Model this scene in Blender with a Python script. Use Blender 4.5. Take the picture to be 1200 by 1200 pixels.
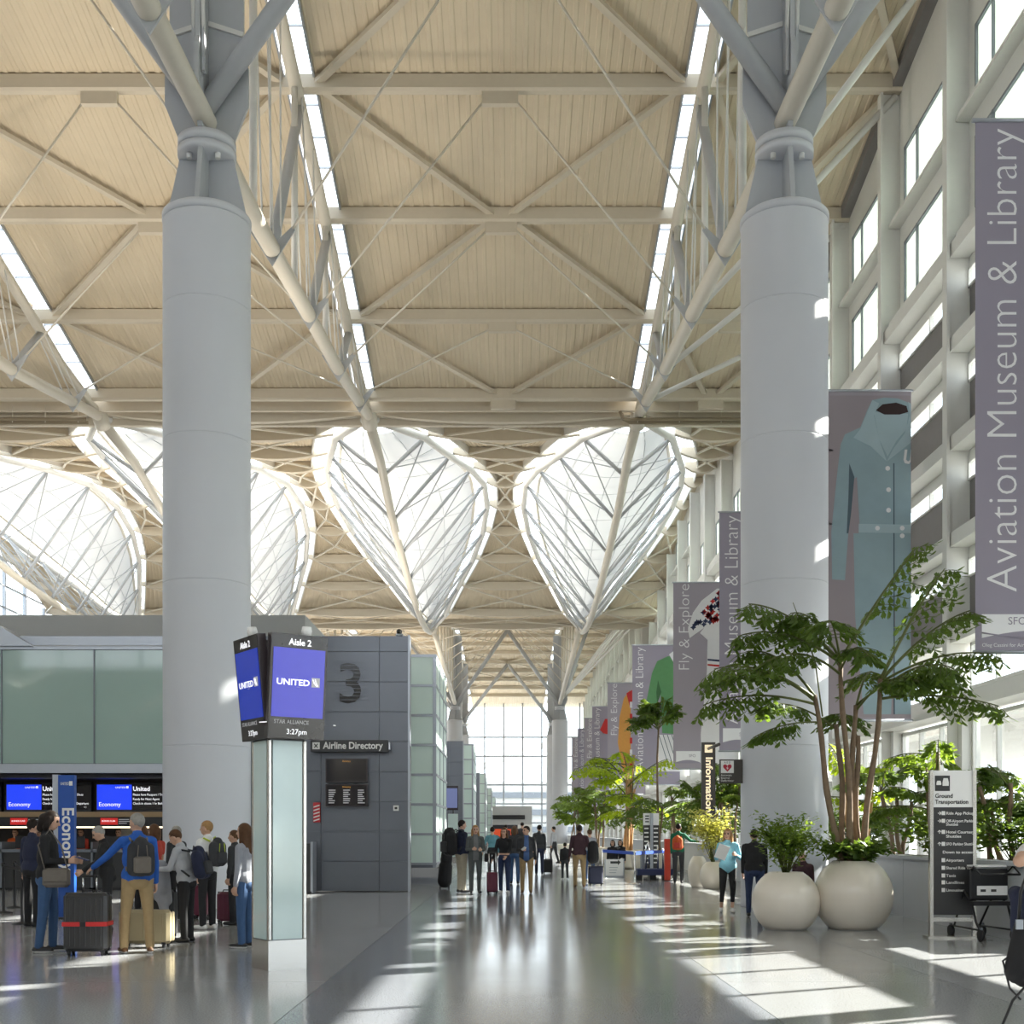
import bpy, math, random
import numpy as np
from mathutils import Vector, Matrix, noise as mnoise
from math import sin, cos, pi, radians as R

for _o in list(bpy.data.objects):
    bpy.data.objects.remove(_o)
SC = bpy.context.scene
COL = SC.collection

# ------------------------------------------------------------------ camera
CAMH = 1.57          # eye height (m)
FPX = 1420.0         # focal length in pixels of the 1200 px frame
VPX, VPY = 597.7, 975.0
cam_d = bpy.data.cameras.new('camera')
cam_d.sensor_width = 36.0
cam_d.lens = FPX / 1200 * 36.0
cam_d.shift_y = (VPY - 600) / 1200
cam_d.shift_x = (600 - VPX) / 1200
cam_d.clip_end = 2000
cam = bpy.data.objects.new('camera', cam_d)
cam.location = (0, 0, CAMH)
cam.rotation_euler = (R(90), 0, 0)
COL.objects.link(cam)
SC.camera = cam

# ------------------------------------------------------------------ sky, sun, exposure
world = bpy.data.worlds.new('sky')
SC.world = world
world.use_nodes = True
_bg = world.node_tree.nodes['Background']
_bg.inputs[0].default_value = (0.86, 0.93, 1.0, 1)
_bg.inputs[1].default_value = 3.2
sun_d = bpy.data.lights.new('sun', 'SUN')
sun_d.energy = 27.0
sun_d.angle = R(0.53)
sun_d.color = (1.0, 0.94, 0.84)
sun = bpy.data.objects.new('sun', sun_d)
UPW = 650.0                                  # added ceiling uplights (W)
SUNK = 1.55                                   # metres across per metre down
_sd = Vector((-1.0, -0.52, -1.0 / SUNK)).normalized()
sun.rotation_euler = _sd.to_track_quat('-Z', 'Y').to_euler()
sun.location = (60, 40, 60)
COL.objects.link(sun)
SC.view_settings.view_transform = 'Standard'
SC.view_settings.look = 'None'
SC.view_settings.gamma = 1.0
SC.view_settings.use_curve_mapping = False
SC.view_settings.exposure = 0.22
SC.cycles.max_bounces = 8
SC.cycles.diffuse_bounces = 5
SC.cycles.transparent_max_bounces = 24
SC.cycles.caustics_reflective = False
SC.cycles.caustics_refractive = False
SC.cycles.sample_clamp_indirect = 6.0
SC.cycles.use_denoising = True

def P(x, y, Y):
    """point at depth Y that the photograph shows at pixel x, y"""
    return Vector(((x - VPX) * Y / FPX, Y, CAMH + (VPY - y) * Y / FPX))
def floorY(y):
    return FPX * CAMH / (y - VPY)

# ------------------------------------------------------------------ materials
M = {}
def mat(name, col, rough=0.6, metal=0.0, var=0.06, scale=6.0, spec=0.5, bump=0.0, coat=0.0, emit=None, es=0.0, sheen=0.0):
    if name in M: return M[name]
    m = bpy.data.materials.new(name); m.use_nodes = True
    nt = m.node_tree; b = nt.nodes['Principled BSDF']
    tc = nt.nodes.new('ShaderNodeTexCoord')
    nz = nt.nodes.new('ShaderNodeTexNoise'); nz.inputs['Scale'].default_value = scale; nz.inputs['Detail'].default_value = 4
    nt.links.new(tc.outputs['Object'], nz.inputs['Vector'])
    mx = nt.nodes.new('ShaderNodeMix'); mx.data_type = 'RGBA'
    nt.links.new(nz.outputs['Fac'], mx.inputs[0])
    c = Vector(col[:3])
    mx.inputs[6].default_value = (*(c * (1 - var)), 1)
    mx.inputs[7].default_value = (*[min(1, v) for v in (c * (1 + var))], 1)
    nt.links.new(mx.outputs[2], b.inputs['Base Color'])
    b.inputs['Roughness'].default_value = rough
    b.inputs['Metallic'].default_value = metal
    b.inputs['Specular IOR Level'].default_value = spec
    if coat: b.inputs['Coat Weight'].default_value = coat; b.inputs['Coat Roughness'].default_value = 0.05
    if sheen: b.inputs['Sheen Weight'].default_value = sheen
    if bump:
        bp = nt.nodes.new('ShaderNodeBump'); bp.inputs['Strength'].default_value = bump; bp.inputs['Distance'].default_value = 0.02
        nt.links.new(nz.outputs['Fac'], bp.inputs['Height']); nt.links.new(bp.outputs[0], b.inputs['Normal'])
    if emit:
        b.inputs['Emission Color'].default_value = (*emit, 1); b.inputs['Emission Strength'].default_value = es
    M[name] = m
    return m

def glass(name, tint=(1, 1, 1), gloss=0.12, rough=0.02):
    """thin architectural glass: clear sheet with a faint mirror on it"""
    if name in M: return M[name]
    m = bpy.data.materials.new(name); m.use_nodes = True
    nt = m.node_tree; nt.nodes.remove(nt.nodes['Principled BSDF'])
    t = nt.nodes.new('ShaderNodeBsdfTransparent'); t.inputs[0].default_value = (*tint, 1)
    g = nt.nodes.new('ShaderNodeBsdfGlossy'); g.inputs['Roughness'].default_value = rough
    lw = nt.nodes.new('ShaderNodeLayerWeight'); lw.inputs[0].default_value = 0.25
    mr = nt.nodes.new('ShaderNodeMath'); mr.operation = 'MULTIPLY'; mr.inputs[1].default_value = gloss * 3
    nt.links.new(lw.outputs['Fresnel'], mr.inputs[0])
    mx = nt.nodes.new('ShaderNodeMixShader')
    nt.links.new(mr.outputs[0], mx.inputs[0]); nt.links.new(t.outputs[0], mx.inputs[1]); nt.links.new(g.outputs[0], mx.inputs[2])
    nt.links.new(mx.outputs[0], nt.nodes['Material Output'].inputs[0])
    M[name] = m
    return m

def translucent(name, col, trans=0.6, clear=0.0):
    if name in M: return M[name]
    m = bpy.data.materials.new(name); m.use_nodes = True
    nt = m.node_tree; nt.nodes.remove(nt.nodes['Principled BSDF'])
    d = nt.nodes.new('ShaderNodeBsdfDiffuse'); d.inputs[0].default_value = (*col, 1)
    t = nt.nodes.new('ShaderNodeBsdfTranslucent'); t.inputs[0].default_value = (*col, 1)
    mx = nt.nodes.new('ShaderNodeMixShader'); mx.inputs[0].default_value = trans
    nt.links.new(d.outputs[0], mx.inputs[1]); nt.links.new(t.outputs[0], mx.inputs[2])
    out = mx
    if clear:
        tr = nt.nodes.new('ShaderNodeBsdfTransparent'); m2 = nt.nodes.new('ShaderNodeMixShader'); m2.inputs[0].default_value = clear
        nt.links.new(mx.outputs[0], m2.inputs[1]); nt.links.new(tr.outputs[0], m2.inputs[2]); out = m2
    nt.links.new(out.outputs[0], nt.nodes['Material Output'].inputs[0])
    M[name] = m
    return m

def leafmat(name, col, tr=0.35):
    if name in M: return M[name]
    m = mat(name, col, 0.45, var=0.35, scale=9, spec=0.4)
    nt = m.node_tree; b = nt.nodes['Principled BSDF']
    t = nt.nodes.new('ShaderNodeBsdfTranslucent'); t.inputs[0].default_value = (col[0] * 1.9, col[1] * 1.7, col[2] * 0.9, 1)
    mx = nt.nodes.new('ShaderNodeMixShader'); mx.inputs[0].default_value = tr
    nt.links.new(b.outputs[0], mx.inputs[1]); nt.links.new(t.outputs[0], mx.inputs[2])
    nt.links.new(mx.outputs[0], nt.nodes['Material Output'].inputs[0])
    return m

mat('steel_cream', (0.66, 0.62, 0.54), 0.42, var=0.03)
mat('steel_white', (0.74, 0.74, 0.72), 0.4, var=0.03)
mat('steel_grey', (0.46, 0.48, 0.51), 0.45, var=0.03)
mat('deck', (0.66, 0.57, 0.43), 0.6, var=0.05, scale=1.5)
mat('purlin', (0.60, 0.54, 0.44), 0.5, var=0.04)
mat('column_paint', (0.60, 0.62, 0.665), 0.5, var=0.025, scale=0.8)
mat('wall_paint', (0.72, 0.72, 0.69), 0.55, var=0.03)
mat('dark_panel', (0.20, 0.19, 0.19), 0.6)
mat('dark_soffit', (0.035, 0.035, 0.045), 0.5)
mat('alu', (0.42, 0.45, 0.50), 0.35, 0.6, var=0.03)
mat('alu_dark', (0.20, 0.22, 0.25), 0.4, 0.4)
mat('stainless', (0.62, 0.60, 0.57), 0.25, 0.95, var=0.04)
mat('chrome', (0.8, 0.8, 0.8), 0.12, 1.0, var=0.02)
mat('tile_grey', (0.17, 0.185, 0.22), 0.28, 0.25, var=0.08, scale=1.2)
mat('fascia_grey', (0.42, 0.43, 0.43), 0.6, var=0.03)
mat('black', (0.012, 0.012, 0.014), 0.45)
mat('black_gloss', (0.012, 0.012, 0.014), 0.12)
mat('white', (0.85, 0.85, 0.84), 0.5, var=0.02)
mat('frost', (0.34, 0.47, 0.43), 0.05, var=0.10, scale=0.5, spec=0.8)
mat('frost_pale', (0.72, 0.87, 0.81), 0.3, var=0.06, scale=0.6, spec=0.5)
mat('concrete', (0.46, 0.46, 0.45), 0.8, var=0.1, scale=1.0)
mat('asphalt', (0.30, 0.30, 0.30), 0.9, var=0.1, scale=0.6)
mat('wood_tan', (0.40, 0.27, 0.14), 0.5, var=0.15, scale=3)
mat('banner', (0.29, 0.265, 0.33), 0.7, var=0.05, scale=0.7)
mat('banner_white', (0.78, 0.78, 0.80), 0.7, var=0.02)
glass('window_glass', (0.93, 0.95, 0.95), 0.10)
glass('sky_glass', (0.95, 0.97, 0.97), 0.08)

# ------------------------------------------------------------------ mesh builder
class MB:
    def __init__(s): s.v = []; s.f = []; s.m = []; s.sm = []
    def add(s, vs, fs, m=0, smooth=False):
        k = len(s.v); s.v.extend([tuple(p) for p in vs])
        for f in fs: s.f.append(tuple(i + k for i in f)); s.m.append(m); s.sm.append(smooth)
        return s
    def box(s, x0, x1, y0, y1, z0, z1, m=0):
        return s.add([(x0,y0,z0),(x1,y0,z0),(x1,y1,z0),(x0,y1,z0),(x0,y0,z1),(x1,y0,z1),(x1,y1,z1),(x0,y1,z1)],
                     [(0,3,2,1),(4,5,6,7),(0,1,5,4),(1,2,6,5),(2,3,7,6),(3,0,4,7)], m)
    def cbox(s, c, sx, sy, sz, m=0, rot=None, bev=0.0):
        hx, hy, hz = sx/2, sy/2, sz/2
        if bev <= 0:
            vs = [Vector((a*hx, b*hy, d*hz)) for d in (-1,1) for (a,b) in ((-1,-1),(1,-1),(1,1),(-1,1))]
            fs = [(0,3,2,1),(4,5,6,7),(0,1,5,4),(1,2,6,5),(2,3,7,6),(3,0,4,7)]
        else:
            vs = []; fs = []
            lv = [(-hz, bev), (-hz+bev, 0), (hz-bev, 0), (hz, bev)]
            for z, ins in lv:
                X, Y = hx-ins, hy-ins; b = bev
                for (a, c2) in ((-1,-1),(1,-1),(1,1),(-1,1)):
                    if a*c2 > 0: vs += [Vector((a*X, c2*(Y-b), z)), Vector((a*(X-b), c2*Y, z))]
                    else: vs += [Vector((a*(X-b), c2*Y, z)), Vector((a*X, c2*(Y-b), z))]
            for r in range(3):
                for i in range(8):
                    j = (i+1) % 8; fs.append((r*8+i, r*8+j, r*8+8+j, r*8+8+i))
            fs.append(tuple(reversed(range(8)))); fs.append(tuple(range(24, 32)))
            # ring order starts at a corner pair: fix winding direction by trusting recalculated normals
        if rot is not None: vs = [rot @ p for p in vs]
        c = Vector(c)
        return s.add([p + c for p in vs], fs, m)
    def bar(s, a, b, w, h, m=0, up=(0,0,1)):
        a = Vector(a); b = Vector(b); d = (b-a).normalized(); up = Vector(up)
        if abs(d.dot(up)) > 0.98: up = Vector((1,0,0))
        x = d.cross(up).normalized(); z = x.cross(d).normalized()
        vs = []
        for p in (a, b):
            for (i, j) in ((-1,-1),(1,-1),(1,1),(-1,1)): vs.append(p + x*(i*w/2) + z*(j*h/2))
        return s.add(vs, [(0,1,2,3),(7,6,5,4),(0,4,5,1),(1,5,6,2),(2,6,7,3),(3,7,4,0)], m)
    def tube(s, pts, r, n=10, m=0, caps=True, smooth=True):
        pts = [Vector(p) for p in pts]; k = len(pts)
        rs = r if isinstance(r, (list, tuple)) else [r]*k
        base = None; vs = []
        for i in range(k):
            d = (pts[min(i+1,k-1)] - pts[max(i-1,0)]).normalized()
            if base is None:
                u = Vector((0,0,1)) if abs(d.z) < 0.9 else Vector((1,0,0))
                base = d.cross(u).normalized()
            else:
                base = (base - d*base.dot(d)).normalized()
            o = d.cross(base)
            for j in range(n):
                t = 2*pi*j/n; vs.append(pts[i] + (base*cos(t) + o*sin(t))*rs[i])
        fs = [(i*n+j, i*n+(j+1)%n, (i+1)*n+(j+1)%n, (i+1)*n+j) for i in range(k-1) for j in range(n)]
        s.add(vs, fs, m, smooth)
        if caps:
            k0 = len(s.v)
            s.f.append(tuple(k0-len(vs)+j for j in reversed(range(n)))); s.m.append(m); s.sm.append(False)
            s.f.append(tuple(k0-n+j for j in range(n))); s.m.append(m); s.sm.append(False)
        return s
    def lathe(s, prof, n=24, c=(0,0,0), m=0, smooth=True, caps=True, a0=0.0, a1=2*pi):
        cx, cy, cz = c; full = abs(a1-a0-2*pi) < 1e-6; k = n if full else n+1
        vs = [(cx+r*cos(a0+(a1-a0)*j/n), cy+r*sin(a0+(a1-a0)*j/n), cz+z) for r, z in prof for j in range(k)]
        fs = []
        for i in range(len(prof)-1):
            for j in range(n):
                jj = (j+1) % k if full else j+1
                fs.append((i*k+j, i*k+jj, (i+1)*k+jj, (i+1)*k+j))
        s.add(vs, fs, m, smooth)
        if caps and full:
            b = len(s.v)-len(vs)
            if prof[0][0] > 1e-4: s.f.append(tuple(b+j for j in reversed(range(n)))); s.m.append(m); s.sm.append(False)
            if prof[-1][0] > 1e-4: s.f.append(tuple(b+(len(prof)-1)*k+j for j in range(n))); s.m.append(m); s.sm.append(False)
        return s
    def prism(s, poly, o, ux, uy, d, m=0):
        """2D outline poly in plane (o; ux, uy) extruded by vector d"""
        o = Vector(o); ux = Vector(ux); uy = Vector(uy); d = Vector(d); n = len(poly)
        vs = [o + ux*p[0] + uy*p[1] for p in poly]; vs += [p + d for p in vs]
        fs = [tuple(range(n)), tuple(reversed(range(n, 2*n)))] + [(i, i+n, (i+1)%n+n, (i+1)%n) for i in range(n)]
        return s.add(vs, fs, m)
    def ell(s, c, rx, ry, rz, n=12, k=8, m=0, rot=None):
        c = Vector(c); vs = []
        for i in range(1, k):
            t = pi*i/k
            for j in range(n):
                a = 2*pi*j/n; p = Vector((rx*sin(t)*cos(a), ry*sin(t)*sin(a), rz*cos(t)))
                vs.append(c + (rot @ p if rot is not None else p))
        top = Vector((0,0,rz)); bot = Vector((0,0,-rz))
        if rot is not None: top = rot @ top; bot = rot @ bot
        vs += [c+top, c+bot]
        fs = [(i*n+j, (i+1)*n+j, (i+1)*n+(j+1)%n, i*n+(j+1)%n) for i in range(k-2) for j in range(n)]
        T = (k-1)*n
        fs += [(T, j, (j+1)%n) for j in range(n)] + [(T+1, (k-2)*n+(j+1)%n, (k-2)*n+j) for j in range(n)]
        return s.add(vs, fs, m, True)
    def mesh(s, name, mats, fixn=True):
        me = bpy.data.meshes.new(name); me.from_pydata(s.v, [], s.f)
        for x in (mats if isinstance(mats, (list, tuple)) else [mats]): me.materials.append(M[x] if isinstance(x, str) else x)
        me.polygons.foreach_set('material_index', s.m); me.polygons.foreach_set('use_smooth', s.sm)
        if fixn and len(s.f) < 60000:
            import bmesh
            bm = bmesh.new(); bm.from_mesh(me); bmesh.ops.recalc_face_normals(bm, faces=bm.faces[:]); bm.to_mesh(me); bm.free()
        me.update()
        return me
    def build(s, name, mats, parent=None, loc=None, fixn=True):
        return link(name, s.mesh(name, mats, fixn), parent, loc)

def link(name, me, parent=None, loc=None, rz=0.0):
    o = bpy.data.objects.new(name, me); COL.objects.link(o)
    if parent is not None: o.parent = parent
    if loc is not None: o.location = loc
    if rz: o.rotation_euler = (0, 0, rz)
    return o
def tag(o, label=None, cat=None, group=None, kind=None):
    if label: o['label'] = label
    if cat: o['category'] = cat
    if group: o['group'] = group
    if kind: o['kind'] = kind
    return o
def thing(name, label, cat, loc=(0,0,0), rz=0.0, group=None, kind=None):
    o = link(name, None, None, loc, rz); o.empty_display_size = 0.2
    return tag(o, label, cat, group, kind)
def copy_tree(o, parent=None):
    c = o.copy(); COL.objects.link(c)
    if parent is not None: c.parent = parent
    for ch in [x for x in bpy.data.objects if x.parent == o]: copy_tree(ch, c)
    return c

_txt_cache = {}
def text(name, body, size, m, parent, loc, rot=(R(90),0,0), align='LEFT', ext=0.0, thin=0.0, width=None, bold=0.0, spacing=1.0):
    """lettering as a thin mesh; local x = reading direction, z up when rot = (90,0,0)"""
    cu = bpy.data.curves.new('text', 'FONT'); cu.body = body; cu.size = size; cu.align_x = align; cu.align_y = 'BOTTOM_BASELINE'
    cu.extrude = ext; cu.offset = bold - thin; cu.resolution_u = 3; cu.space_character = spacing
    t = bpy.data.objects.new('text', cu)
    me = t.to_mesh().copy()
    t.to_mesh_clear()
    bpy.data.objects.remove(t); bpy.data.curves.remove(cu)
    if width:
        xs = [v.co.x for v in me.vertices]; w = max(xs) - min(xs); k = width / w
        for v in me.vertices: v.co.x *= k
    me.materials.clear(); me.materials.append(M[m])
    o = link(name, me, parent, loc); o.rotation_euler = rot
    return o
# ================================================================== SETTING
XT = [5.79, -6.40, -18.59, -30.78]           # truss lines
XR, XL = 11.9, -37.0                          # roof edges / side walls
PY = [53.4, 48.1, 42.6, 36.9, 31.4, 25.9, 20.4, 14.9, 9.4, 3.9, -1.6]     # purlins, near half
_rp = [(-30, 21.5), (-10, 23.3), (0, 24.2), (10, 24.8), (20.4, 24.75), (25.9, 24.4), (31.4, 23.7), (36.9, 22.75), (42.6, 21.65), (48.1, 20.45), (53.4, 19.25), (55.4, 18.9)]
_rf = [(100.2, 17.6), (110, 20.0), (120, 21.7), (130, 22.9), (141, 23.6), (155, 23.2), (170, 22.0), (190, 20.1), (194, 19.7)]
def interp(tab, Y):
    if Y <= tab[0][0]: return tab[0][1]
    for (a, za), (b, zb) in zip(tab, tab[1:]):
        if Y <= b: return za + (zb-za)*(Y-a)/(b-a)
    return tab[-1][1]
def zn(Y): return CAMH + interp(_rp, Y)       # purlin centre, near half
def zf(Y): return CAMH + interp(_rf, Y)
LY = [55.0, 59.8, 64.8, 69.9, 75.0, 79.8, 84.3, 88.6, 92.7, 96.6, 100.6]       # lens stations
LZ = [CAMH + z for z in (18.75, 19.46, 20.1, 20.9, 21.5, 21.4, 20.8, 19.85, 18.7, 17.35, 17.0)]
LH = [0.0, 2.2, 3.2, 4.15, 4.8, 4.9, 4.5, 3.65, 2.42, 1.2, 0.0]         # half width of the lens opening
OPN = [0.55, 0.95, 0.95, 0.85, 0.75, 0.65, 0.55, 0.5, 0.45, 0.4, 0.35]   # how far the glazed opening runs past the chords
LB = [CAMH + z for z in (18.75, 18.3, 17.2, 16.5, 15.95, 15.55, 15.35, 15.3, 15.5, 15.95, 17.0)]

# ---- floor: polished terrazzo laid in broad bands
def terrazzo(name, col):
    m = bpy.data.materials.new(name); m.use_nodes = True; M[name] = m
    nt = m.node_tree; b = nt.nodes['Principled BSDF']
    tc = nt.nodes.new('ShaderNodeTexCoord')
    n1 = nt.nodes.new('ShaderNodeTexNoise'); n1.inputs['Scale'].default_value = 60; n1.inputs['Detail'].default_value = 6
    n2 = nt.nodes.new('ShaderNodeTexNoise'); n2.inputs['Scale'].default_value = 0.35; n2.inputs['Detail'].default_value = 3
    for n in (n1, n2): nt.links.new(tc.outputs['Object'], n.inputs['Vector'])
    r = nt.nodes.new('ShaderNodeValToRGB')
    r.color_ramp.elements[0].position = 0.35; r.color_ramp.elements[1].position = 0.68
    c = Vector(col)
    r.color_ramp.elements[0].color = (*(c*0.8), 1); r.color_ramp.elements[1].color = (*(c*1.2), 1)
    nt.links.new(n1.outputs['Fac'], r.inputs[0]); nt.links.new(r.outputs[0], b.inputs['Base Color'])
    mr = nt.nodes.new('ShaderNodeMapRange'); mr.inputs[3].default_value = 0.09; mr.inputs[4].default_value = 0.2
    nt.links.new(n2.outputs['Fac'], mr.inputs[0]); nt.links.new(mr.outputs[0], b.inputs['Roughness'])
    b.inputs['Specular IOR Level'].default_value = 0.55
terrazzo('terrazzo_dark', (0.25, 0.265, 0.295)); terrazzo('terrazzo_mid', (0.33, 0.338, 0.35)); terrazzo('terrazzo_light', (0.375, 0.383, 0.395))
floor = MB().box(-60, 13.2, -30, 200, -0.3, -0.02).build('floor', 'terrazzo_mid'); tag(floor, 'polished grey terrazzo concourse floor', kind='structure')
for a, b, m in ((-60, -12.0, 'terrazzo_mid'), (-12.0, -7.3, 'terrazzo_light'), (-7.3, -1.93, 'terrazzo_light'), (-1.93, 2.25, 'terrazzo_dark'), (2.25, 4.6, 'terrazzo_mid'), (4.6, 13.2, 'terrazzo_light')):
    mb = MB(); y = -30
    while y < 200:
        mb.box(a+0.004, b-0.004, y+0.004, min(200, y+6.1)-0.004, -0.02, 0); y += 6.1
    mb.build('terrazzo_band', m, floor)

# ---- ground and road outside
g = MB().box(13.2, 400, -200, 600, -0.4, -0.1).box(-400, -60, -200, 600, -0.4, -0.1).box(-60, 13.2, 200, 600, -0.4, -0.1).box(-60, 13.2, -200, -30, -0.4, -0.1).build('ground', 'concrete')
tag(g, 'pale concrete forecourt outside the windows', kind='structure')
cnp = thing('road_canopy', 'concrete roadway canopy outside the right hand windows', 'canopy', (0, 0, 0))
MB().box(14.2, 22.0, -30, 195, 4.75, 5.1).build('canopy_slab', 'concrete', cnp)
for k in range(14):
    y = -24 + 16.8*k
    MB().tube([(20.5, y, -0.1), (20.5, y, 4.75)], 0.35, 12).build('canopy_post', 'concrete', cnp)

# ---- ceiling: ribbed deck, purlins, braces, skylights
ceil = link('ceiling', None); tag(ceil, 'warm beige ribbed steel roof deck on cross beams', kind='structure')
def deck(name, x0, x1, stations, zfun, edge0=None, edge1=None):
    """trapezoid-ribbed sheet between x0 and x1 (or per-station edges)"""
    per = 0.36; n = max(2, int(round((x1-x0)/per)))
    us = []
    for i in range(n):
        for a, z in ((0.0, 0.0), (0.30, 0.0), (0.40, 0.03), (0.90, 0.03)): us.append(((i+a)/n, z))
    us.append((1.0, 0.0))
    vs = []; k = len(us)
    for si, Y in enumerate(stations):
        a = edge0[si] if edge0 else x0; b = edge1[si] if edge1 else x1
        for u, dz in us: vs.append((a+(b-a)*u, Y, zfun(Y)+dz))
    fs = [(i*k+j, i*k+j+1, (i+1)*k+j+1, (i+1)*k+j) for i in range(len(stations)-1) for j in range(k-1)]
    mb = MB(); mb.add(vs, fs); 
    vs2 = []; 
    for si, Y in enumerate(stations):
        a = edge0[si] if edge0 else x0; b = edge1[si] if edge1 else x1
        vs2 += [(a, Y, zfun(Y)+0.30), (b, Y, zfun(Y)+0.30)]
    mb.add(vs2, [(2*i, 2*i+1, 2*i+3, 2*i+2) for i in range(len(stations)-1)])
    return mb.build(name, 'deck', ceil)
SKW = 0.42
edges = [XR] + XT + [XL]
def bays():
    out = []
    for i in range(len(edges)-1):
        r = edges[i] - (SKW if i > 0 else 0); l = edges[i+1] + (SKW if i < len(edges)-2 else 0)
        out.append((l, r))
    return out
near_st = sorted([-12, -7] + PY + [55.4])
far_st = [100.2 + 5.51*k for k in range(18)]
for (l, r) in bays():
    deck('roof_deck', l, r, near_st, lambda Y: zn(Y)+0.24)
    deck('roof_deck', l, r, far_st, lambda Y: zf(Y)+0.24)
# deck between the lens openings
for i in range(len(edges)-1):
    r, l = edges[i], edges[i+1]
    b0 = [l + (LH[k]+0.15 if i < len(edges)-2 else 0) for k in range(11)]; b1 = [r - (LH[k]+0.15 if i > 0 else 0) for k in range(11)]
    e0 = [l + (LH[k]+OPN[k] if i < len(edges)-2 else 0) for k in range(11)]
    e1 = [r - (LH[k]+OPN[k] if i > 0 else 0) for k in range(11)]
    zt = dict(zip(LY, LZ))
    deck('roof_deck', l+2, r-2, LY, lambda Y: zt[Y]+0.45, e0, e1)
    for k in range(11):                        # arched cross beams between neighbouring lenses
        w = b1[k]-b0[k]
        if w < 0.5: continue
        d1, d0 = 0.62, 0.28
        nseg = 8; top = []; bot = []
        for j in range(nseg+1):
            u = j/nseg; top.append((b0[k]+w*u, LZ[k]+0.42)); bot.append((b0[k]+w*u, LZ[k]+0.42-d0-(d1-d0)*(1-(2*u-1)**2)))
        mb = MB().prism(top+bot[::-1], (0, LY[k]-0.16, 0), (1,0,0), (0,0,1), (0,0.32,0))
        mb.build('cross_beam', 'purlin', ceil)
    for k in range(10):                        # flat X braces under the lens deck
        ka, kb = k, k+1
        wa, wb = e1[ka]-e0[ka], e1[kb]-e0[kb]
        if min(wa, wb) < 1: continue
        mid = ((e0[ka]+e1[ka])/2, (LY[ka]+LY[kb])/2, (LZ[ka]+LZ[kb])/2+0.05)
        for (x, kk) in ((e0[ka], ka), (e1[ka], ka), (e0[kb], kb), (e1[kb], kb)):
            MB().bar((x, LY[kk], LZ[kk]+0.1), mid, 0.11, 0.09).build('brace', 'steel_cream', ceil)
        MB().ell(mid, 0.12, 0.12, 0.12, 8, 6).build('brace_node', 'steel_cream', ceil)
# purlins with midspan brackets, and chevron braces
def purlin(Y, z, h=0.48, w=0.34):
    n = 14
    prof = [(w/2*cos(t)*(1.0), 0) for t in ()]
    c = 0.07
    poly = [(-w/2, -h/2+c), (-w/2+c, -h/2), (w/2-c, -h/2), (w/2, -h/2+c), (w/2, h/2), (-w/2, h/2)]
    MB().prism(poly, (XL, Y, z), (0,1,0), (0,0,1), (XR-XL, 0, 0)).build('purlin', 'purlin', ceil)
mids = [(edges[i]+edges[i+1])/2 for i in range(len(edges)-1)]
for Y in PY: purlin(Y, zn(Y))
for k in range(16):
    Y = 101.0 + 5.51*k
    purlin(Y, zf(Y))
MB().box(XL, XR, 55.3, 55.55, zn(55.4)-0.35, zn(55.4)+0.55).build('edge_beam', 'purlin', ceil)
MB().box(XL, XR, 54.2, 54.4, zn(54.3)-0.25, zn(54.3)+0.2).build('edge_beam', 'purlin', ceil)
MB().box(XL, XR, 99.9, 100.2, zf(100.2)-0.35, zf(100.2)+0.6).build('edge_beam', 'purlin', ceil)
for bi, mx in enumerate(mids):
    for pi_, Y in enumerate(PY):
        z = zn(Y)-0.42
        MB().box(mx-0.55, mx+0.55, Y-0.1, Y+0.1, z-0.2, z+0.2).build('midspan_bracket', 'purlin', ceil)
        if pi_ + 1 < len(PY):
            Yb = PY[pi_+1]; l, r = bays()[bi]
            A, B = (Y, Yb) if pi_ % 2 == 0 else (Yb, Y)     # apex at A, feet at B
            for x in (l+0.05, r-0.05):
                MB().bar((mx + (0.25 if x > mx else -0.25), A, zn(A)+0.02), (x, B, zn(B)+0.02), 0.22, 0.14).build('roof_brace', 'purlin', ceil)
    for k in range(14):
        Ya, Yb = 101.0+5.51*k, 101.0+5.51*(k+1)
        l, r = bays()[bi]
        A, B = (Ya, Yb) if k % 2 else (Yb, Ya)
        for x in (l, r): MB().bar((mx, A, zf(A)), (x, B, zf(B)), 0.2, 0.12).build('roof_brace', 'purlin', ceil)
# skylight strips over each truss line
def skylight(xt, ya, yb, zfun, gap=0.34):
    z = lambda Y: zfun(Y)+0.62
    mb = MB()
    mb.add([(xt-SKW, ya, z(ya)), (xt+SKW, ya, z(ya)), (xt+SKW, yb, z(yb)), (xt-SKW, yb, z(yb))], [(0,1,2,3)])
    mb.build('skylight_pane', 'sky_glass', ceil, fixn=False)
    fr = MB()
    for s in (-1, 1):
        fr.add([(xt+s*SKW, ya, zfun(ya)+0.1), (xt+s*SKW, yb, zfun(yb)+0.1), (xt+s*SKW, yb, z(yb)), (xt+s*SKW, ya, z(ya)),
                (xt+s*(SKW+.06), ya, zfun(ya)+0.1), (xt+s*(SKW+.06), yb, zfun(yb)+0.1), (xt+s*(SKW+.06), yb, z(yb)), (xt+s*(SKW+.06), ya, z(ya))],
               [(0,1,2,3),(4,5,6,7),(0,1,5,4),(3,2,6,7)])
    n = max(2, int(round((yb-ya)/1.35)))
    for j in range(1, n):
        y = ya+(yb-ya)*j/n; fr.bar((xt-SKW, y, z(y)-0.03), (xt+SKW, y, z(y)-0.03), 0.06, 0.06)
    fr.build('skylight_frame', 'alu', ceil)
for xt in XT:
    st = sorted([-7] + PY)
    for a, b in zip(st, st[1:]): skylight(xt, a+0.17, b-0.17, zn)
    for k in range(15): skylight(xt, 101.0+5.51*k+0.17, 101.0+5.51*(k+1)-0.17, zf)

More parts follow.
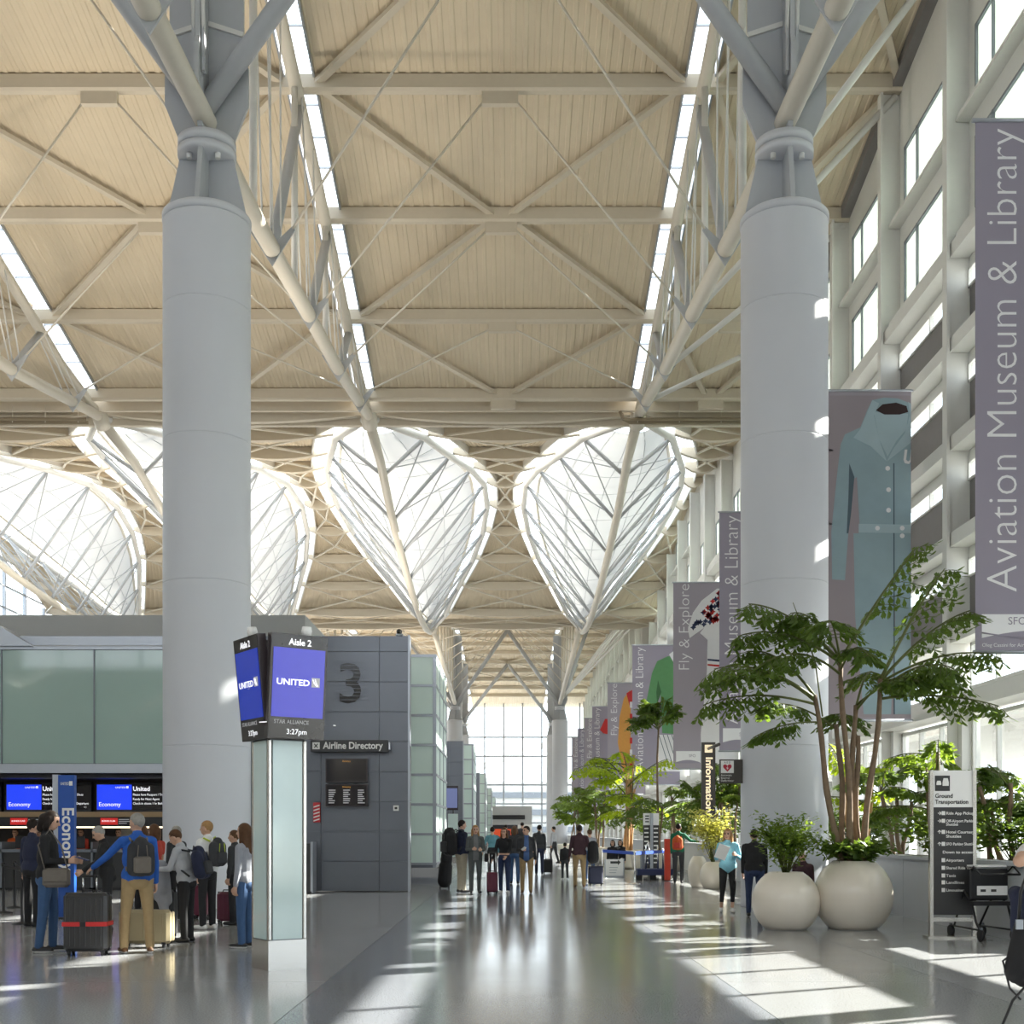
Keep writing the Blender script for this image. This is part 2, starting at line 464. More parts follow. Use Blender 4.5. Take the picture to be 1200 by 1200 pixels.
# ---- trusses
def near_truss(xt, which):
    t = thing('roof_truss', 'pale tubular bowstring roof truss %s' % which, 'roof truss', (xt, 25.6, 0), group='near bowstring roof trusses')
    o = Vector((xt, 25.6, 0))
    def L(p): return Vector(p) - o
    bc = [(4.0, 14.0), (15, 14.35), (21, 14.55), (25.6, 14.95), (30.5, 15.4), (38.2, 16.4), (45.2, 17.25), (55, 18.85)]
    bz = lambda Y: CAMH + interp(bc, Y)
    MB().tube([L((xt, Y, CAMH+z)) for Y, z in bc], 0.225, 14).build('bottom_chord', 'steel_cream', t)
    tz = lambda Y: zn(Y)-0.62 if Y < 50 else (zn(50)-0.62) + (CAMH+18.85 - zn(50)+0.62)*(Y-50)/5.0
    MB().tube([L((xt, Y, tz(Y))) for Y in (4, 9.4, 14.9, 20.4, 25.9, 31.4, 36.9, 42.6, 48.1, 50.0, 52.5, 55.0)], 0.20, 14).build('top_chord', 'steel_cream', t)
    nodes = [(51.5, 53.0, 48.1), (45.2, 48.1, 42.6), (38.6, 42.6, 36.9), (32.6, 36.9, 31.4), (21.5, 20.4, 20.4)]
    for (yb, yt, ym) in nodes:
        if yb < 50:
            MB().tube([L((xt, yb, bz(yb))), L((xt, yt, tz(yt)))], 0.155, 12).build('web_strut', 'steel_grey', t)
        for dx in (-0.14, 0.14):
            for yy in ((yb-0.6, ym-0.5), (yb+0.5, ym+1.6)):
                MB().tube([L((xt+dx, yy[0], bz(yy[0])+0.2)), L((xt+dx, yy[1], tz(min(yy[1], 52))))], 0.028, 6).build('tie_rod', 'steel_white', t)
        for s in (-1, 1):
            MB().prism([(0, 0.1), (s*0.55, 0.62), (s*0.62, 0.52), (0, -0.45)], L((xt, yb-0.02, bz(yb))), (1,0,0), (0,0,1), (0,0.05,0)).build('gusset_plate', 'steel_grey', t)
            b = edges.index(xt); mx = mids[b-1] if s > 0 else mids[b]
            if xt == XT[0] and s > 0:
                MB().tube([L((xt, yb, bz(yb))), L((XR-0.15, ym, zn(ym)-0.35))], 0.105, 10).build('edge_strut', 'steel_white', t)
            else:
                MB().tube([L((xt+s*0.55, yb, bz(yb)+0.55)), L((mx-s*0.5, ym, zn(ym)-0.5))], 0.035, 6).build('cable', 'steel_cream', t)
    # vertical posts between the chords
    for yy in (30.2, 36.0, 42.0):
        MB().tube([L((xt, yy, bz(yy))), L((xt, yy, tz(yy)))], 0.10, 8).build('post', 'steel_white', t)
    # lateral arms from the column head to the middle of the bays
    for s in (-1, 1):
        MB().tube([L((xt, 25.3, CAMH+15.05)), L((xt+s*6.0, 25.0, CAMH+23.2))], 0.20, 14).build('lateral_arm', 'steel_grey', t)
    return t
for xt, w in zip(XT, ('beside the tall window wall', 'over the big round column on the left', 'above the check-in counters', 'furthest to the left')): near_truss(xt, w)

def far_truss(xt, which):
    t = thing('roof_truss', 'distant tubular roof truss %s' % which, 'roof truss', (xt, 140.7, 0), group='far bowstring roof trusses')
    o = Vector((xt, 140.7, 0)); L = lambda p: Vector(p)-o
    bz = lambda Y: CAMH + interp([(100.4, 16.9), (140.7, 14.9), (165, 14.4), (186, 16.5)], Y)
    tz = lambda Y: zf(Y)-0.62
    MB().tube([L((xt, Y, bz(Y))) for Y in (100.4, 112, 126, 140.7, 165, 186)], 0.24, 10).build('bottom_chord', 'steel_cream', t)
    MB().tube([L((xt, Y, tz(Y) if Y > 104 else CAMH+17.0)) for Y in (100.4, 104.5, 112, 120, 130, 141, 155, 170, 186)], 0.2, 10).build('top_chord', 'steel_cream', t)
    for k in range(6):
        y = 106.5+5.51*k
        MB().tube([L((xt, y, bz(y))), L((xt, y, tz(y)))], 0.13, 8).build('post', 'steel_cream', t)
        MB().tube([L((xt, y, bz(y))), L((xt, y-5.4, tz(max(104, y-5.4))))], 0.04, 6).build('tie_rod', 'steel_white', t)
        b = edges.index(xt)
        for s in (-1, 1):
            mx = mids[b-1] if s > 0 else mids[b]
            if xt == XT[0] and s > 0:
                MB().tube([L((xt, 139-k*0.6, CAMH+15.0)), L((XR-0.2, y+2, zf(y+2)-0.4))], 0.09, 8).build('edge_strut', 'steel_white', t)
            else:
                MB().tube([L((xt, y, bz(y)+0.2)), L((mx, y, zf(y)-0.4))], 0.045, 6).build('cable', 'steel_cream', t)
    b = edges.index(xt)
    for yy in (140.4, 162):
        for s in (-1, 1):
            mx = mids[b-1] if s > 0 else mids[b]
            MB().tube([L((xt, yy, CAMH+14.6)), L((mx, yy-1.5, zf(yy)-0.4))], 0.22, 10).build('lateral_arm', 'steel_grey', t)
    return t
for xt, w in zip(XT, ('on the line of the window wall columns', 'on the line behind the glass towers', 'over the check-in halls', 'at the far left')): far_truss(xt, w)

translucent('fabric', (0.80, 0.81, 0.82), 0.10)
def lens(xt, which):
    t = thing('lens_truss', 'leaf shaped tubular skylight truss %s' % which, 'roof truss', (xt, 55, 0), group='leaf shaped skylight trusses')
    o = Vector((xt, 55, 0)); L = lambda p: Vector(p)-o
    def node(s, k): return L((xt+s*LH[k], LY[k], LZ[k]))
    for s in (-1, 1):
        MB().tube([node(s, k) + (Vector((0, 0, 0)) if 0 < k < 10 else Vector((s*0.12, 0, 0))) for k in range(11)], 0.19, 12).build('top_chord', 'steel_white', t)
    sp = [L((xt, LY[k], LB[k])) for k in range(11)]
    MB().tube(sp, [0.26]+[0.22]*9+[0.24], 14).build('bottom_chord', 'steel_cream', t)
    MB().tube([L((xt, 54.6, LZ[0]+0.3)), L((xt, 55.4, LZ[0]-0.2))], 0.36, 14).build('hinge_casting', 'steel_cream', t)
    MB().tube([L((xt, 100.2, LZ[10]+0.2)), L((xt, 101.0, LZ[10]-0.2))], 0.36, 14).build('hinge_casting', 'steel_cream', t)
    for k in range(1, 10):
        for s in (-1, 1):
            MB().tube([node(s, k), L((xt, LY[k]+1.4 if k < 9 else LY[k], LB[k] + (LB[min(10, k+1)]-LB[k])*0.3))], 0.10, 8).build('strut', 'steel_grey', t)
            MB().tube([node(s, k), L((xt, LY[k+1]+1.4 if k < 9 else LY[k+1], LB[k+1]))], 0.035, 6).build('tie_rod', 'steel_grey', t)
            if k > 1: MB().tube([node(s, k), L((xt, LY[k-1]+1.4, LB[k-1]))], 0.035, 6).build('tie_rod', 'steel_grey', t)
    # pale fabric stretched under the glass, in a tubular frame
    NU, NV = 8, 40; vs = []; rims = {-1: [], 1: []}
    def at(tab, u):
        x = u*10; i = min(9, int(x)); return tab[i]+(tab[i+1]-tab[i])*(x-i)
    for j in range(NV+1):
        u = 0.075+0.90*j/NV; h = at(LH, u)*0.83; z = at(LZ, u)+0.45; y = at(LY, u)
        for i in range(NU+1):
            a = -1+2*i/NU; vs.append(L((xt+a*h, y, z-0.9*(1-a*a)*min(1, h/2.5))))
        for s in (-1, 1): rims[s].append(L((xt+s*h, y, z)))
    k = NU+1
    mb = MB(); mb.add(vs, [(j*k+i, j*k+i+1, (j+1)*k+i+1, (j+1)*k+i) for j in range(NV) for i in range(NU)], 0, True)
    mb.build('fabric_diffuser', 'fabric', t, fixn=False)
    for s in (-1, 1): MB().tube(rims[s], 0.11, 8).build('fabric_frame', 'steel_cream', t)
    for i in (2, 4, 6):                          # sewn seams
        MB().tube([Vector(vs[j*k+i])-Vector((0,0,0.01)) for j in range(0, NV+1, 2)], 0.018, 5).build('seam', 'steel_grey', t)
    for j in range(5, NV-3, 5):
        MB().tube([Vector(vs[j*k+i])-Vector((0,0,0.01)) for i in range(NU+1)], 0.014, 5).build('seam', 'steel_grey', t)
    # glazed upstand over the opening
    gv = []; gl = MB(); up = MB()
    for kk in range(11):
        for s in (-1, 1): gv.append(L((xt+s*(LH[kk]+OPN[kk]), LY[kk], LZ[kk]+1.25)))
    gl.add(gv, [(2*i, 2*i+1, 2*i+3, 2*i+2) for i in range(10)]); gl.build('skylight_pane', 'sky_glass', t, fixn=False)
    for kk in range(10):
        for s in (-1, 1):
            a0 = L((xt+s*(LH[kk]+OPN[kk]), LY[kk], LZ[kk]+0.1)); b0 = L((xt+s*(LH[kk+1]+OPN[kk+1]), LY[kk+1], LZ[kk+1]+0.1))
            dz = Vector((0,0,1.15)); dx = Vector((s*0.08,0,0))
            up.add([a0, b0, b0+dz, a0+dz, a0+dx, b0+dx, b0+dz+dx, a0+dz+dx], [(0,1,2,3),(4,5,6,7),(0,1,5,4),(3,2,6,7)])
    up.build('upstand', 'steel_white', t)
    for kk in range(1, 10):
        MB().bar(gv[2*kk], gv[2*kk+1], 0.09, 0.12).build('glazing_bar', 'alu', t)
    MB().tube([(gv[2*kk]+gv[2*kk+1])/2 for kk in range(11)], 0.05, 6).build('glazing_bar', 'alu', t)
    return t
for xt, w in zip(XT, ('on the right, nearest the window wall', 'at the centre, behind the hanging number wall', 'above the check-in hall on the left', 'cut off by the left edge')): lens(xt, w)

# ---- columns
def column(xt, Y, label, detail=True):
    t = thing('column', label, 'column', (xt, Y, 0), group='round roof columns')
    seams = [0.0, 3.35, 6.75, 9.75, 12.55, 14.35]
    r = 0.905
    for a, b in zip(seams, seams[1:]):
        MB().lathe([(r-0.006, a), (r, a+0.006), (r, a+0.03), (r, b-0.03), (r, b-0.006), (r-0.006, b)], 48 if detail else 24).build('shaft_panel', 'column_paint', t)
    MB().lathe([(r-0.03, 14.35), (r+0.015, 14.37), (r+0.015, 14.5), (r-0.05, 14.55)], 48 if detail else 24).build('shaft_cap', 'column_paint', t)
    z0, z1, z2 = 14.5, 15.75, 16.15
    for ax in ((1,0,0), (0,1,0)):
        n = Vector(ax).cross(Vector((0,0,1)))
        MB().prism([(-0.85, 0), (0.85, 0), (0.57, z1-z0), (-0.57, z1-z0)], Vector((0,0,z0))-n*0.05, ax, (0,0,1), n*0.1).build('lower_plate', 'steel_grey', t)
        MB().prism([(-0.58, 0), (0.58, 0), (0.88, 0.75), (0.88, 1.55), (0.78, 1.75), (0.78, 8.2), (-0.78, 8.2), (-0.78, 1.75), (-0.88, 1.55), (-0.88, 0.75)], Vector((0,0,z2))-n*0.05, ax, (0,0,1), n*0.1).build('upper_plate', 'steel_grey', t)
    MB().lathe([(0.2, z1-0.02), (0.60, z1), (0.61, z1+0.16), (0.2, z1+0.17)], 32).build('flange', 'column_paint', t)
    MB().lathe([(0.2, z1+0.19), (0.60, z1+0.2), (0.60, z1+0.38), (0.2, z1+0.40)], 32).build('flange', 'column_paint', t)
    if detail:
        for k in range(4):
            a = pi/4+k*pi/2
            MB().lathe([(0.05, z1-0.12), (0.06, z1-0.1), (0.06, z1), (0.03, z1)], 8, (0.42*cos(a), 0.42*sin(a), 0)).build('bolt', 'steel_white', t)
        for s in (-1, 1):
            MB().box(s*0.10-0.03, s*0.10+0.03, -0.75, -0.6, 17.2, 18.2).build('clevis_plate', 'steel_grey', t)
            MB().tube([(s*0.1, -0.7, 18.0), (s*0.1, -1.2, 22.5)], 0.045, 8).build('tie_rod', 'steel_white', t)
        MB().bar((0, -0.06, 18.6), (-0.78, -0.06, 18.35), 0.1, 0.1).build('stiffener', 'steel_white', t)
        MB().bar((0, -0.06, 18.6), (0.78, -0.06, 18.35), 0.1, 0.1).build('stiffener', 'steel_white', t)
    return t
column(XT[0], 25.6, 'giant round grey column behind the big palm on the right')
column(XT[1], 25.6, 'giant round grey column beside the flight screens on the left')
column(XT[0], 140.7, 'distant round column on the right before the end window', False)
column(XT[1], 140.7, 'distant round column left, peeping out past the glass towers', False)
column(XT[0], 162.0, 'furthest round column right, half hidden by the one before it', False)
column(XT[1], 162.0, 'furthest round column left, half hidden by the one before it', False)

# ---- right wall: steel fins, beams, panels and windows
wr = link('wall_right', None); tag(wr, 'tall white steel and glass window wall', kind='structure')
PIER = [-13.1 + 5.57*k for k in range(38)]     # ... 31.4, 37.0, 42.6 ...
def zroof(Y):
    if Y < 55.4: return zn(Y)
    if Y > 100.2: return zf(Y)
    return interp(list(zip(LY, LZ)), Y)
XW = 11.95                                     # glazing plane
translucent('frosted_glass', (0.80, 0.86, 0.82), 0.30, 0.06)
def window(y0, y1, z0, z1, nm=1, nt=0, fw=0.07, m='alu', x=XW, gl='window_glass'):
    f = MB()
    f.box(x-0.08, x+0.02, y0, y0+fw, z0, z1); f.box(x-0.08, x+0.02, y1-fw, y1, z0, z1)
    f.box(x-0.08, x+0.02, y0, y1, z0, z0+fw); f.box(x-0.08, x+0.02, y0, y1, z1-fw, z1)
    w = f.build('window', m, wr)
    for j in range(1, nm+1):
        y = y0+(y1-y0)*j/(nm+1); MB().box(x-0.10, x+0.02, y-0.03, y+0.03, z0, z1).build('mullion', m, w)
    for j in range(1, nt+1):
        z = z0+(z1-z0)*j/(nt+1); MB().box(x-0.09, x+0.02, y0, y1, z-0.025, z+0.025).build('transom', m, w)
    MB().box(x-0.02, x-0.012, y0+fw, y1-fw, z0+fw, z1-fw).build('pane', gl, w)
    return w
BEAMS = [6.75, 9.25, 11.75, 14.3, 16.75]
for i, Y in enumerate(PIER[:-1]):
    Y2 = PIER[i+1]; zt = zroof(Y)-0.2; near = Y < 110
    # fin: flange, web, back plate
    fin = MB().box(11.28, 11.36, Y-0.16, Y+0.16, 4.6, zt).box(11.36, 12.05, Y-0.03, Y+0.03, 0.0, zt)
    fin.box(11.62, 12.1, Y-0.30, Y+0.30, 0.0, 4.8)
    fin.build('steel_fin', 'wall_paint', wr)
    y0, y1 = Y+0.05, Y2-0.05
    # ground storey and ledge
    if near: window(y0+0.25, y1-0.25, 0.15, 4.55, 2, 1, 0.1, 'wall_paint')
    else: window(y0, y1, 0.15, 4.55, 0, 0, 0.1, 'wall_paint')
    MB().box(11.2, 12.1, y0, y1, 4.62, 4.80).box(11.9, 12.1, y0, y1, 4.80, 5.25).box(11.9, 12.1, y0, y1, 0, 0.15).build('ledge', 'wall_paint', wr)
    window(y0+0.15, y1-0.15, 5.25, 6.45, 2, 0, 0.08, 'wall_paint')
    # storeys of dark louvre panel with a strip window under each beam
    for b, z in enumerate(BEAMS):
        if z > zt-0.6: break
        MB().box(11.40, 12.1, y0, y1, z-0.30, z-0.16).box(11.40, 11.46, y0, y1, z-0.16, z+0.06).box(11.9, 12.1, y0, y1, z-0.16, z+0.06).build('beam', 'wall_paint', wr)
        if b < 4:
            zz = BEAMS[b+1]-0.30
            MB().box(11.92, 12.08, y0, y1, z+0.06, zz-0.78).build('louvre_panel', 'dark_panel', wr)
            window(y0, y1, zz-0.78, zz-0.28, 1, 0, 0.05, 'wall_paint')
            MB().box(11.9, 12.08, y0, y1, zz-0.28, zz).build('head_panel', 'wall_paint', wr)
    # upper storeys: white wall with two rows of windows
    z = 16.81
    rows = [(17.15, 19.35), (20.15, 22.2)]
    for (a, b) in rows:
        if b > zt-0.3: 
            break
        MB().box(11.9, 12.1, y0, y1, z, a).build('wall_panel', 'wall_paint', wr)
        MB().box(11.55, 12.1, y0, y1, a-0.18, a-0.06).build('beam', 'wall_paint', wr)
        window(y0+0.55, y1-0.45, a, b, 0, 0, 0.08, 'alu_dark', gl='frosted_glass')
        wq = MB().box(11.9, 12.1, y0, y0+0.55, a, b).box(11.9, 12.1, y1-0.45, y1, a, b); wq.build('wall_panel', 'wall_paint', wr)
        MB().box(11.86, 11.96, y0+0.55+(y1-y0-1.0)*0.74, y0+0.55+(y1-y0-1.0)*0.74+0.06, a, b).build('mullion', 'alu_dark', wr)
        z = b
    zt2 = max(zroof(Y), zroof(Y2), zroof((Y+Y2)/2))+0.7
    if zt2 > z: MB().box(11.9, 12.1, y0-0.05, y1+0.05, z, zt2).build('wall_panel', 'wall_paint', wr)
# dark gutter under the roof edge, following the roof
for a, b in zip(near_st, near_st[1:]):
    MB().bar((11.75, a, zn(a)+0.05), (11.75, b, zn(b)+0.05), 0.3, 0.45).build('gutter', 'dark_panel', wr)

# ---- low planter wall in front of the windows
mat('soil', (0.05, 0.035, 0.02), 0.9, bump=0.5)
pw = thing('window_planter', 'long low grey planter below the windows', 'planter', (7.3, 16.5, 0))
for k in range(29):
    y0 = 6.0*k; y1 = min(173.5, y0+6.0)
    MB().box(0, 0.15, y0+0.006, y1-0.006, 0, 1.08).build('front_panel', 'steel_grey', pw)
MB().box(-0.1, 0.2, -0.05, 173.5, 1.08, 1.14).build('coping', 'steel_grey', pw)
MB().box(0, 3.9, 0, 0.15, 0, 1.08).build('end_panel', 'steel_grey', pw)
MB().box(0.15, 3.9, 0.15, 173.5, 0.0, 0.95).build('soil', 'soil', pw)

# ---- far end window wall
wf = link('wall_far', None); tag(wf, 'glazed end wall of the hall', kind='structure')
YF = 191.0
ztop = zf(YF)+0.6
xs = [XL + 3.0*k for k in range(17)]
zs = [0, 3.0, 6.0, 9.0, 13.5, 16.5, ztop]
mull = [MB().box(x-0.12, x+0.12, YF-0.2, YF+0.1, 0, ztop).build('mullion', 'alu', wf) for x in xs]
for z in zs[1:]: MB().box(XL, XR, YF-0.15, YF+0.1, z-0.12, z+0.12).build('transom', 'alu', wf)
for x, x2 in zip(xs, xs[1:]):
    MB().box(x+0.12, x2-0.12, YF-0.02, YF-0.01, 0, ztop).build('pane', 'window_glass', wf)
prt = thing('end_portal', 'pale boxed portal at the far end of the hall', 'portal', (-0.5, 172, 0))
MB().box(-3.2, 3.6, -1, 1, 2.6, 5.2).build('portal_beam', 'fascia_grey', prt)
MB().box(-3.2, -2.9, -1, 1, 0, 2.6).build('portal_leg', 'fascia_grey', prt)
MB().box(1.6, 3.6, -1, 1, 0, 2.6).build('portal_leg', 'wall_paint', prt)
MB().box(-2.6, 2.6, -1.15, -1.0, 3.35, 3.95).build('message_board', 'black', prt)
mat('red_lit', (0.45, 0.05, 0.02), 0.5, emit=(0.9, 0.12, 0.03), es=0.35)
MB().box(-2.9, 1.6, 2.6, 2.8, 0.9, 2.0).build('red_panel', 'red_lit', prt)
MB().box(-2.9, 1.6, 2.6, 2.9, 2.0, 2.6).build('dark_header', 'dark_soffit', prt)
MB().box(-2.9, 1.6, 2.6, 2.9, 0, 0.9).build('dark_base', 'dark_panel', prt)

# ---- left clerestory wall, seen under the left lens
wl = link('wall_left', None); tag(wl, 'far left clerestory window wall', kind='structure')
MB().box(XL-0.3, XL, 40, 194, 0, 15.5).build('wall_panel', 'wall_paint', wl)
MB().box(XL-0.3, XL+0.1, 40, 194, 15.5, 16.6).build('spandrel', mat('terracotta', (0.55, 0.30, 0.16), 0.6), wl)
for k in range(41):
    y = 40+3.75*k
    MB().box(XL-0.15, XL+0.05, y-0.08, y+0.08, 16.6, zroof(y)+0.3).build('mullion', 'alu', wl)
    if k < 40: MB().box(XL-0.08, XL-0.06, y+0.08, y+3.67, 16.6, min(zroof(y), zroof(y+3.75))+0.3).build('pane', 'window_glass', wl)
for z in (18.0, 19.6): MB().box(XL-0.12, XL+0.03, 40, 194, z-0.05, z+0.05).build('transom', 'alu', wl)

# service pipes slung under the roof edge
for k, (xa, xb, lab) in enumerate(((4.9, 11.7, 'brown service pipes under the roof edge beside the right column'), (-24.5, -18.9, 'brown service pipes under the roof edge at the upper left'))):
    t = thing('pipe_run', lab, 'pipes', (xa, 54.0, zn(54)-0.75), group='service pipes under the roof edge')
    L_ = xb-xa
    for j, dy in enumerate((0.0, 0.28)):
        MB().tube([(0.1*j, dy, 0.35), (0.1+0.1*j, dy, 0.08), (0.35+0.1*j, dy, 0.0-0.06*j), (L_, dy, -0.06*j)], 0.075, 10).build('pipe', mat('pipe_brown', (0.26, 0.21, 0.14), 0.5), t)
    for j in range(4):
        x = 0.8+(L_-1.2)*j/3
        MB().tube([(x, 0.14, -0.1), (x, 0.14, 0.7)], 0.015, 6).build('hanger', 'steel_cream', t)

# block of the next terminal seen through the end window
nb = thing('distant_terminal', 'pale grey terminal block outside the end window', 'building', (0, 240, 0))
MB().box(-30, 30, 0, 12, 0, 11.5).build('wall', 'concrete', nb)
for k in range(3):
    MB().box(-30, 30, -0.3, 0, 1.5+3.4*k, 2.6+3.4*k).build('window_band', 'alu_dark', nb)
MB().bar((-14, -1.0, 11.5), (16, -1.0, 22.0), 1.2, 1.2).build('roof_strut', 'steel_white', nb)
# ---- the hall goes on behind the camera
wb = link('wall_back', None); tag(wb, 'back wall of the hall behind the viewer', kind='structure')
MB().box(XL, XR+0.2, -28.3, -28, 0, 14).build('wall_panel', 'wall_paint', wb)
for k in range(17):
    x = XL+3.0*k
    MB().box(x-0.1, x+0.1, -28.2, -28, 14, 23).build('mullion', 'alu', wb)
for (l, r) in bays(): deck('roof_deck', l, r, [-29, -20, -12], lambda Y: zn(Y)+0.24)
MB().box(XL-0.3, XL, -28.3, 40, 0, 23.5).build('wall_panel', 'wall_paint', wl)
MB().box(12.0, 12.2, -28.3, -13, 0, 23).build('wall_panel', 'wall_paint', wr)
for xt in XT: MB().box(xt-SKW-.05, xt+SKW+.05, -29, -12, zn(-12)+0.3, zn(-12)+0.4).build('roof_deck', 'deck', ceil)
# ================================================================== CHECK-IN SIDE
mat('blue_lit', (0.01, 0.03, 0.35), 0.2, emit=(0.012, 0.05, 0.85), es=0.9)
mat('blue_lit_pale', (0.03, 0.04, 0.4), 0.15, emit=(0.05, 0.045, 0.42), es=0.6)
mat('blue_lit_deep', (0.01, 0.03, 0.3), 0.15, emit=(0.004, 0.018, 0.22), es=0.9)
mat('text_lit', (0.8, 0.8, 0.8), 0.4, emit=(0.9, 0.9, 0.95), es=0.75)
mat('text_dim', (0.4, 0.4, 0.4), 0.4, emit=(0.3, 0.3, 0.32), es=0.5)
mat('text_amber', (0.6, 0.3, 0.05), 0.4, emit=(0.75, 0.35, 0.05), es=0.5)
mat('text_white', (0.82, 0.82, 0.80), 0.5)
mat('red_sign', (0.55, 0.02, 0.02), 0.4, emit=(0.6, 0.015, 0.012), es=0.45)
mat('screen_black', (0.015, 0.012, 0.016), 0.12)
mat('screen_frame', (0.05, 0.04, 0.045), 0.25)
mat('sign_brown', (0.055, 0.047, 0.042), 0.4)
mat('sign_dark', (0.035, 0.035, 0.037), 0.35)
mat('sign_blue', (0.01, 0.075, 0.36), 0.35)
mat('warm_lamp', (0.9, 0.85, 0.7), 0.4, emit=(1.0, 0.82, 0.55), es=2.5)
FACE = (R(90), 0, 0)

def glass_tower(x0, x1, y0, y1, label, detail):
    t = thing('glass_tower', label, 'glass tower', (x0, y0, 0), group='frosted glass towers along the concourse')
    o = Vector((x0, y0, 0)); W, D = x1-x0, y1-y0
    zs = [0.62 + 0.885*k for k in range(8)]
    fr = MB()
    for (x, y) in ((0.04, 0.04), (W-0.05, 0.04), (W-0.05, D-0.04)):
        MB().box(x-0.05, x+0.05, y-0.05, y+0.05, 0.5, zs[-1]).build('corner_post', 'alu', t)
    for z in zs:
        MB().box(0, W, -0.03, 0.06, z-0.035, z+0.035).box(W-0.08, W+0.02, 0, D, z-0.035, z+0.035).build('rail', 'alu', t)
    nd = 3
    for j in range(1, nd):
        MB().box(W-0.07, W+0.01, D*j/nd-0.03, D*j/nd+0.03, zs[0], zs[-1]).build('mullion', 'alu', t)
    for za, zb in zip(zs, zs[1:]):
        MB().box(0.09, W-0.1, 0.0, 0.03, za+0.035, zb-0.035).build('pane', 'frost_pale', t)
        for j in range(nd):
            MB().box(W-0.04, W-0.01, D*j/nd+0.03, D*(j+1)/nd-0.03, za+0.035, zb-0.035).build('pane', 'frost_pale', t)
    MB().box(0.05, 0.32, 0.1, D-0.3, 0, 0.5).box(0, W, 0, D, 0.5, 0.6).build('plinth', 'tile_grey', t)
    MB().box(0, W, 0, D, zs[-1], zs[-1]+0.05).build('top_cap', 'alu', t)
    return t

NUMS = ['3', '4', '5', '6', '7']
PODW = ['nearest, beside the wall with the big number', 'second along the concourse', 'third along the concourse', 'fourth along the concourse', 'fifth and furthest']
for p in range(5):
    y0 = 31.8 + 36.7*p
    t = thing('aisle_wall', 'grey metal panelled aisle wall %s' % ['carrying a large number three', 'second along, with a small hanging screen', 'third along the row of glass towers', 'fourth along the row of glass towers', 'last along the row of glass towers'][p], 'wall', (-2.66, y0, 0), group='panelled aisle end walls')
    MB().box(-4.6, -0.02, 0.05, 0.4, 0.02, 6.7).build('core', 'alu_dark', t)
    cols = [0.0, -0.77, -2.30, -3.83, -4.6]; rows = [0.02 + 0.785*k for k in range(9)]; rows[-1] = 6.72; rows = rows[:9]
    rows = [0.02] + [0.80 + 0.785*k for k in range(7)] + [6.30, 6.72]
    for a, b in zip(cols, cols[1:]):
        for za, zb in zip(rows, rows[1:]):
            MB().box(b+0.008, a-0.008, 0.0, 0.05, za+0.008, zb-0.008).build('panel', 'tile_grey', t)
    for za, zb in zip(rows, rows[1:]):
        MB().box(-0.02, 0.03, 0.05, 0.4, za+0.008, zb-0.008).build('panel', 'tile_grey', t)
    MB().box(-0.02, 0.035, -0.02, 0.03, 0, 6.74).build('edge_trim', 'alu', t)
    glass_tower(-3.9, -2.2, y0+4.3, y0+10.2, 'pale green frosted glass tower, %s' % PODW[p], p == 0)
    # hall body behind, with its roof slab
    b = thing('check_in_hall', 'check-in hall block with pale roof slab, %s' % ['behind the nearest counters', 'second of the row', 'third of the row', 'fourth of the row', 'last of the row'][p], 'building', (-6, y0, 0), group='check-in hall blocks')
    MB().box(-24, 0.35, 1.6, 6.0, 6.95, 7.55).build('roof_slab', 'fascia_grey', b)
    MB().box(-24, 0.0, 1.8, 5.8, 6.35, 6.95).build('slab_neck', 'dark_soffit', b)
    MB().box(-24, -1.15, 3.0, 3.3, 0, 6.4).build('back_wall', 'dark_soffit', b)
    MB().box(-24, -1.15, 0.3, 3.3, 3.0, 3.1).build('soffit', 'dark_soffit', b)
    MB().box(-24, -1.15, 0.2, 3.2, 6.4, 6.5).build('ceiling_board', 'fascia_grey', b)
    if p == 0:
        # clerestory of tinted glass above the counters
        MB().box(-24, -1.15, -0.02, 0.12, 3.12, 3.36).build('bottom_rail', 'alu', b)
        MB().box(-24, -1.15, -0.02, 0.12, 6.36, 6.44).build('top_rail', 'alu', b)
        MB().box(-24, -1.15, 0.25, 0.35, 6.44, 6.75).build('metal_strip', 'alu', b)
        MB().prism([(0, 0), (0.9, 0), (0, 0.55)], (-7.4, -0.1, 6.44), (1, 0, 0), (0, 0, 1), (0, 1.2, 0)).build('corner_cowl', 'alu', b)
        x = -7.35 + 2.43*2
        while x > -24:
            x1 = min(x, -1.15)
            MB().box(x-2.43+0.012, x1-0.012, 0.03, 0.06, 3.37, 6.35).build('pane', 'frost', b)
            MB().box(x1-0.015, x1+0.015, 0.0, 0.08, 3.36, 6.36).build('mullion', 'alu_dark', b)
            x -= 2.43

# wall number, directory sign, flight screens and notices on the nearest aisle wall
ww = [o for o in bpy.data.objects if o.name == 'aisle_wall'][0]
n3 = text('number', '3', 1.45, 'black_gloss', ww, (-1.52, -0.012, 4.98), FACE, 'CENTER', 0.01, bold=0.02)
for k in range(11):
    MB().box(-1.95, -1.1, -0.03, -0.022, 5.03+k*0.1, 5.042+k*0.1).build('number_stripe', 'tile_grey', ww)
ds = thing('directory_sign', 'long dark sign reading Airline Directory', 'sign', P(409, 874, 31.45))
MB().box(-1.0, 1.0, 0, 0.35, -0.15, 0.15).build('sign_body', 'sign_dark', ds)
text('lettering', 'Airline Directory', 0.25, 'text_white', ds, (-0.67, -0.008, -0.075), FACE, 'LEFT', 0.004, width=1.56, bold=0.006)
MB().box(-0.95, -0.76, -0.012, 0, -0.09, 0.09).build('pictogram_plate', 'text_white', ds)
MB().bar((-0.9, -0.016, -0.05), (-0.81, -0.016, 0.05), 0.005, 0.025).bar((-0.9, -0.016, 0.05), (-0.81, -0.016, -0.05), 0.005, 0.025).build('pictogram', 'sign_dark', ds)
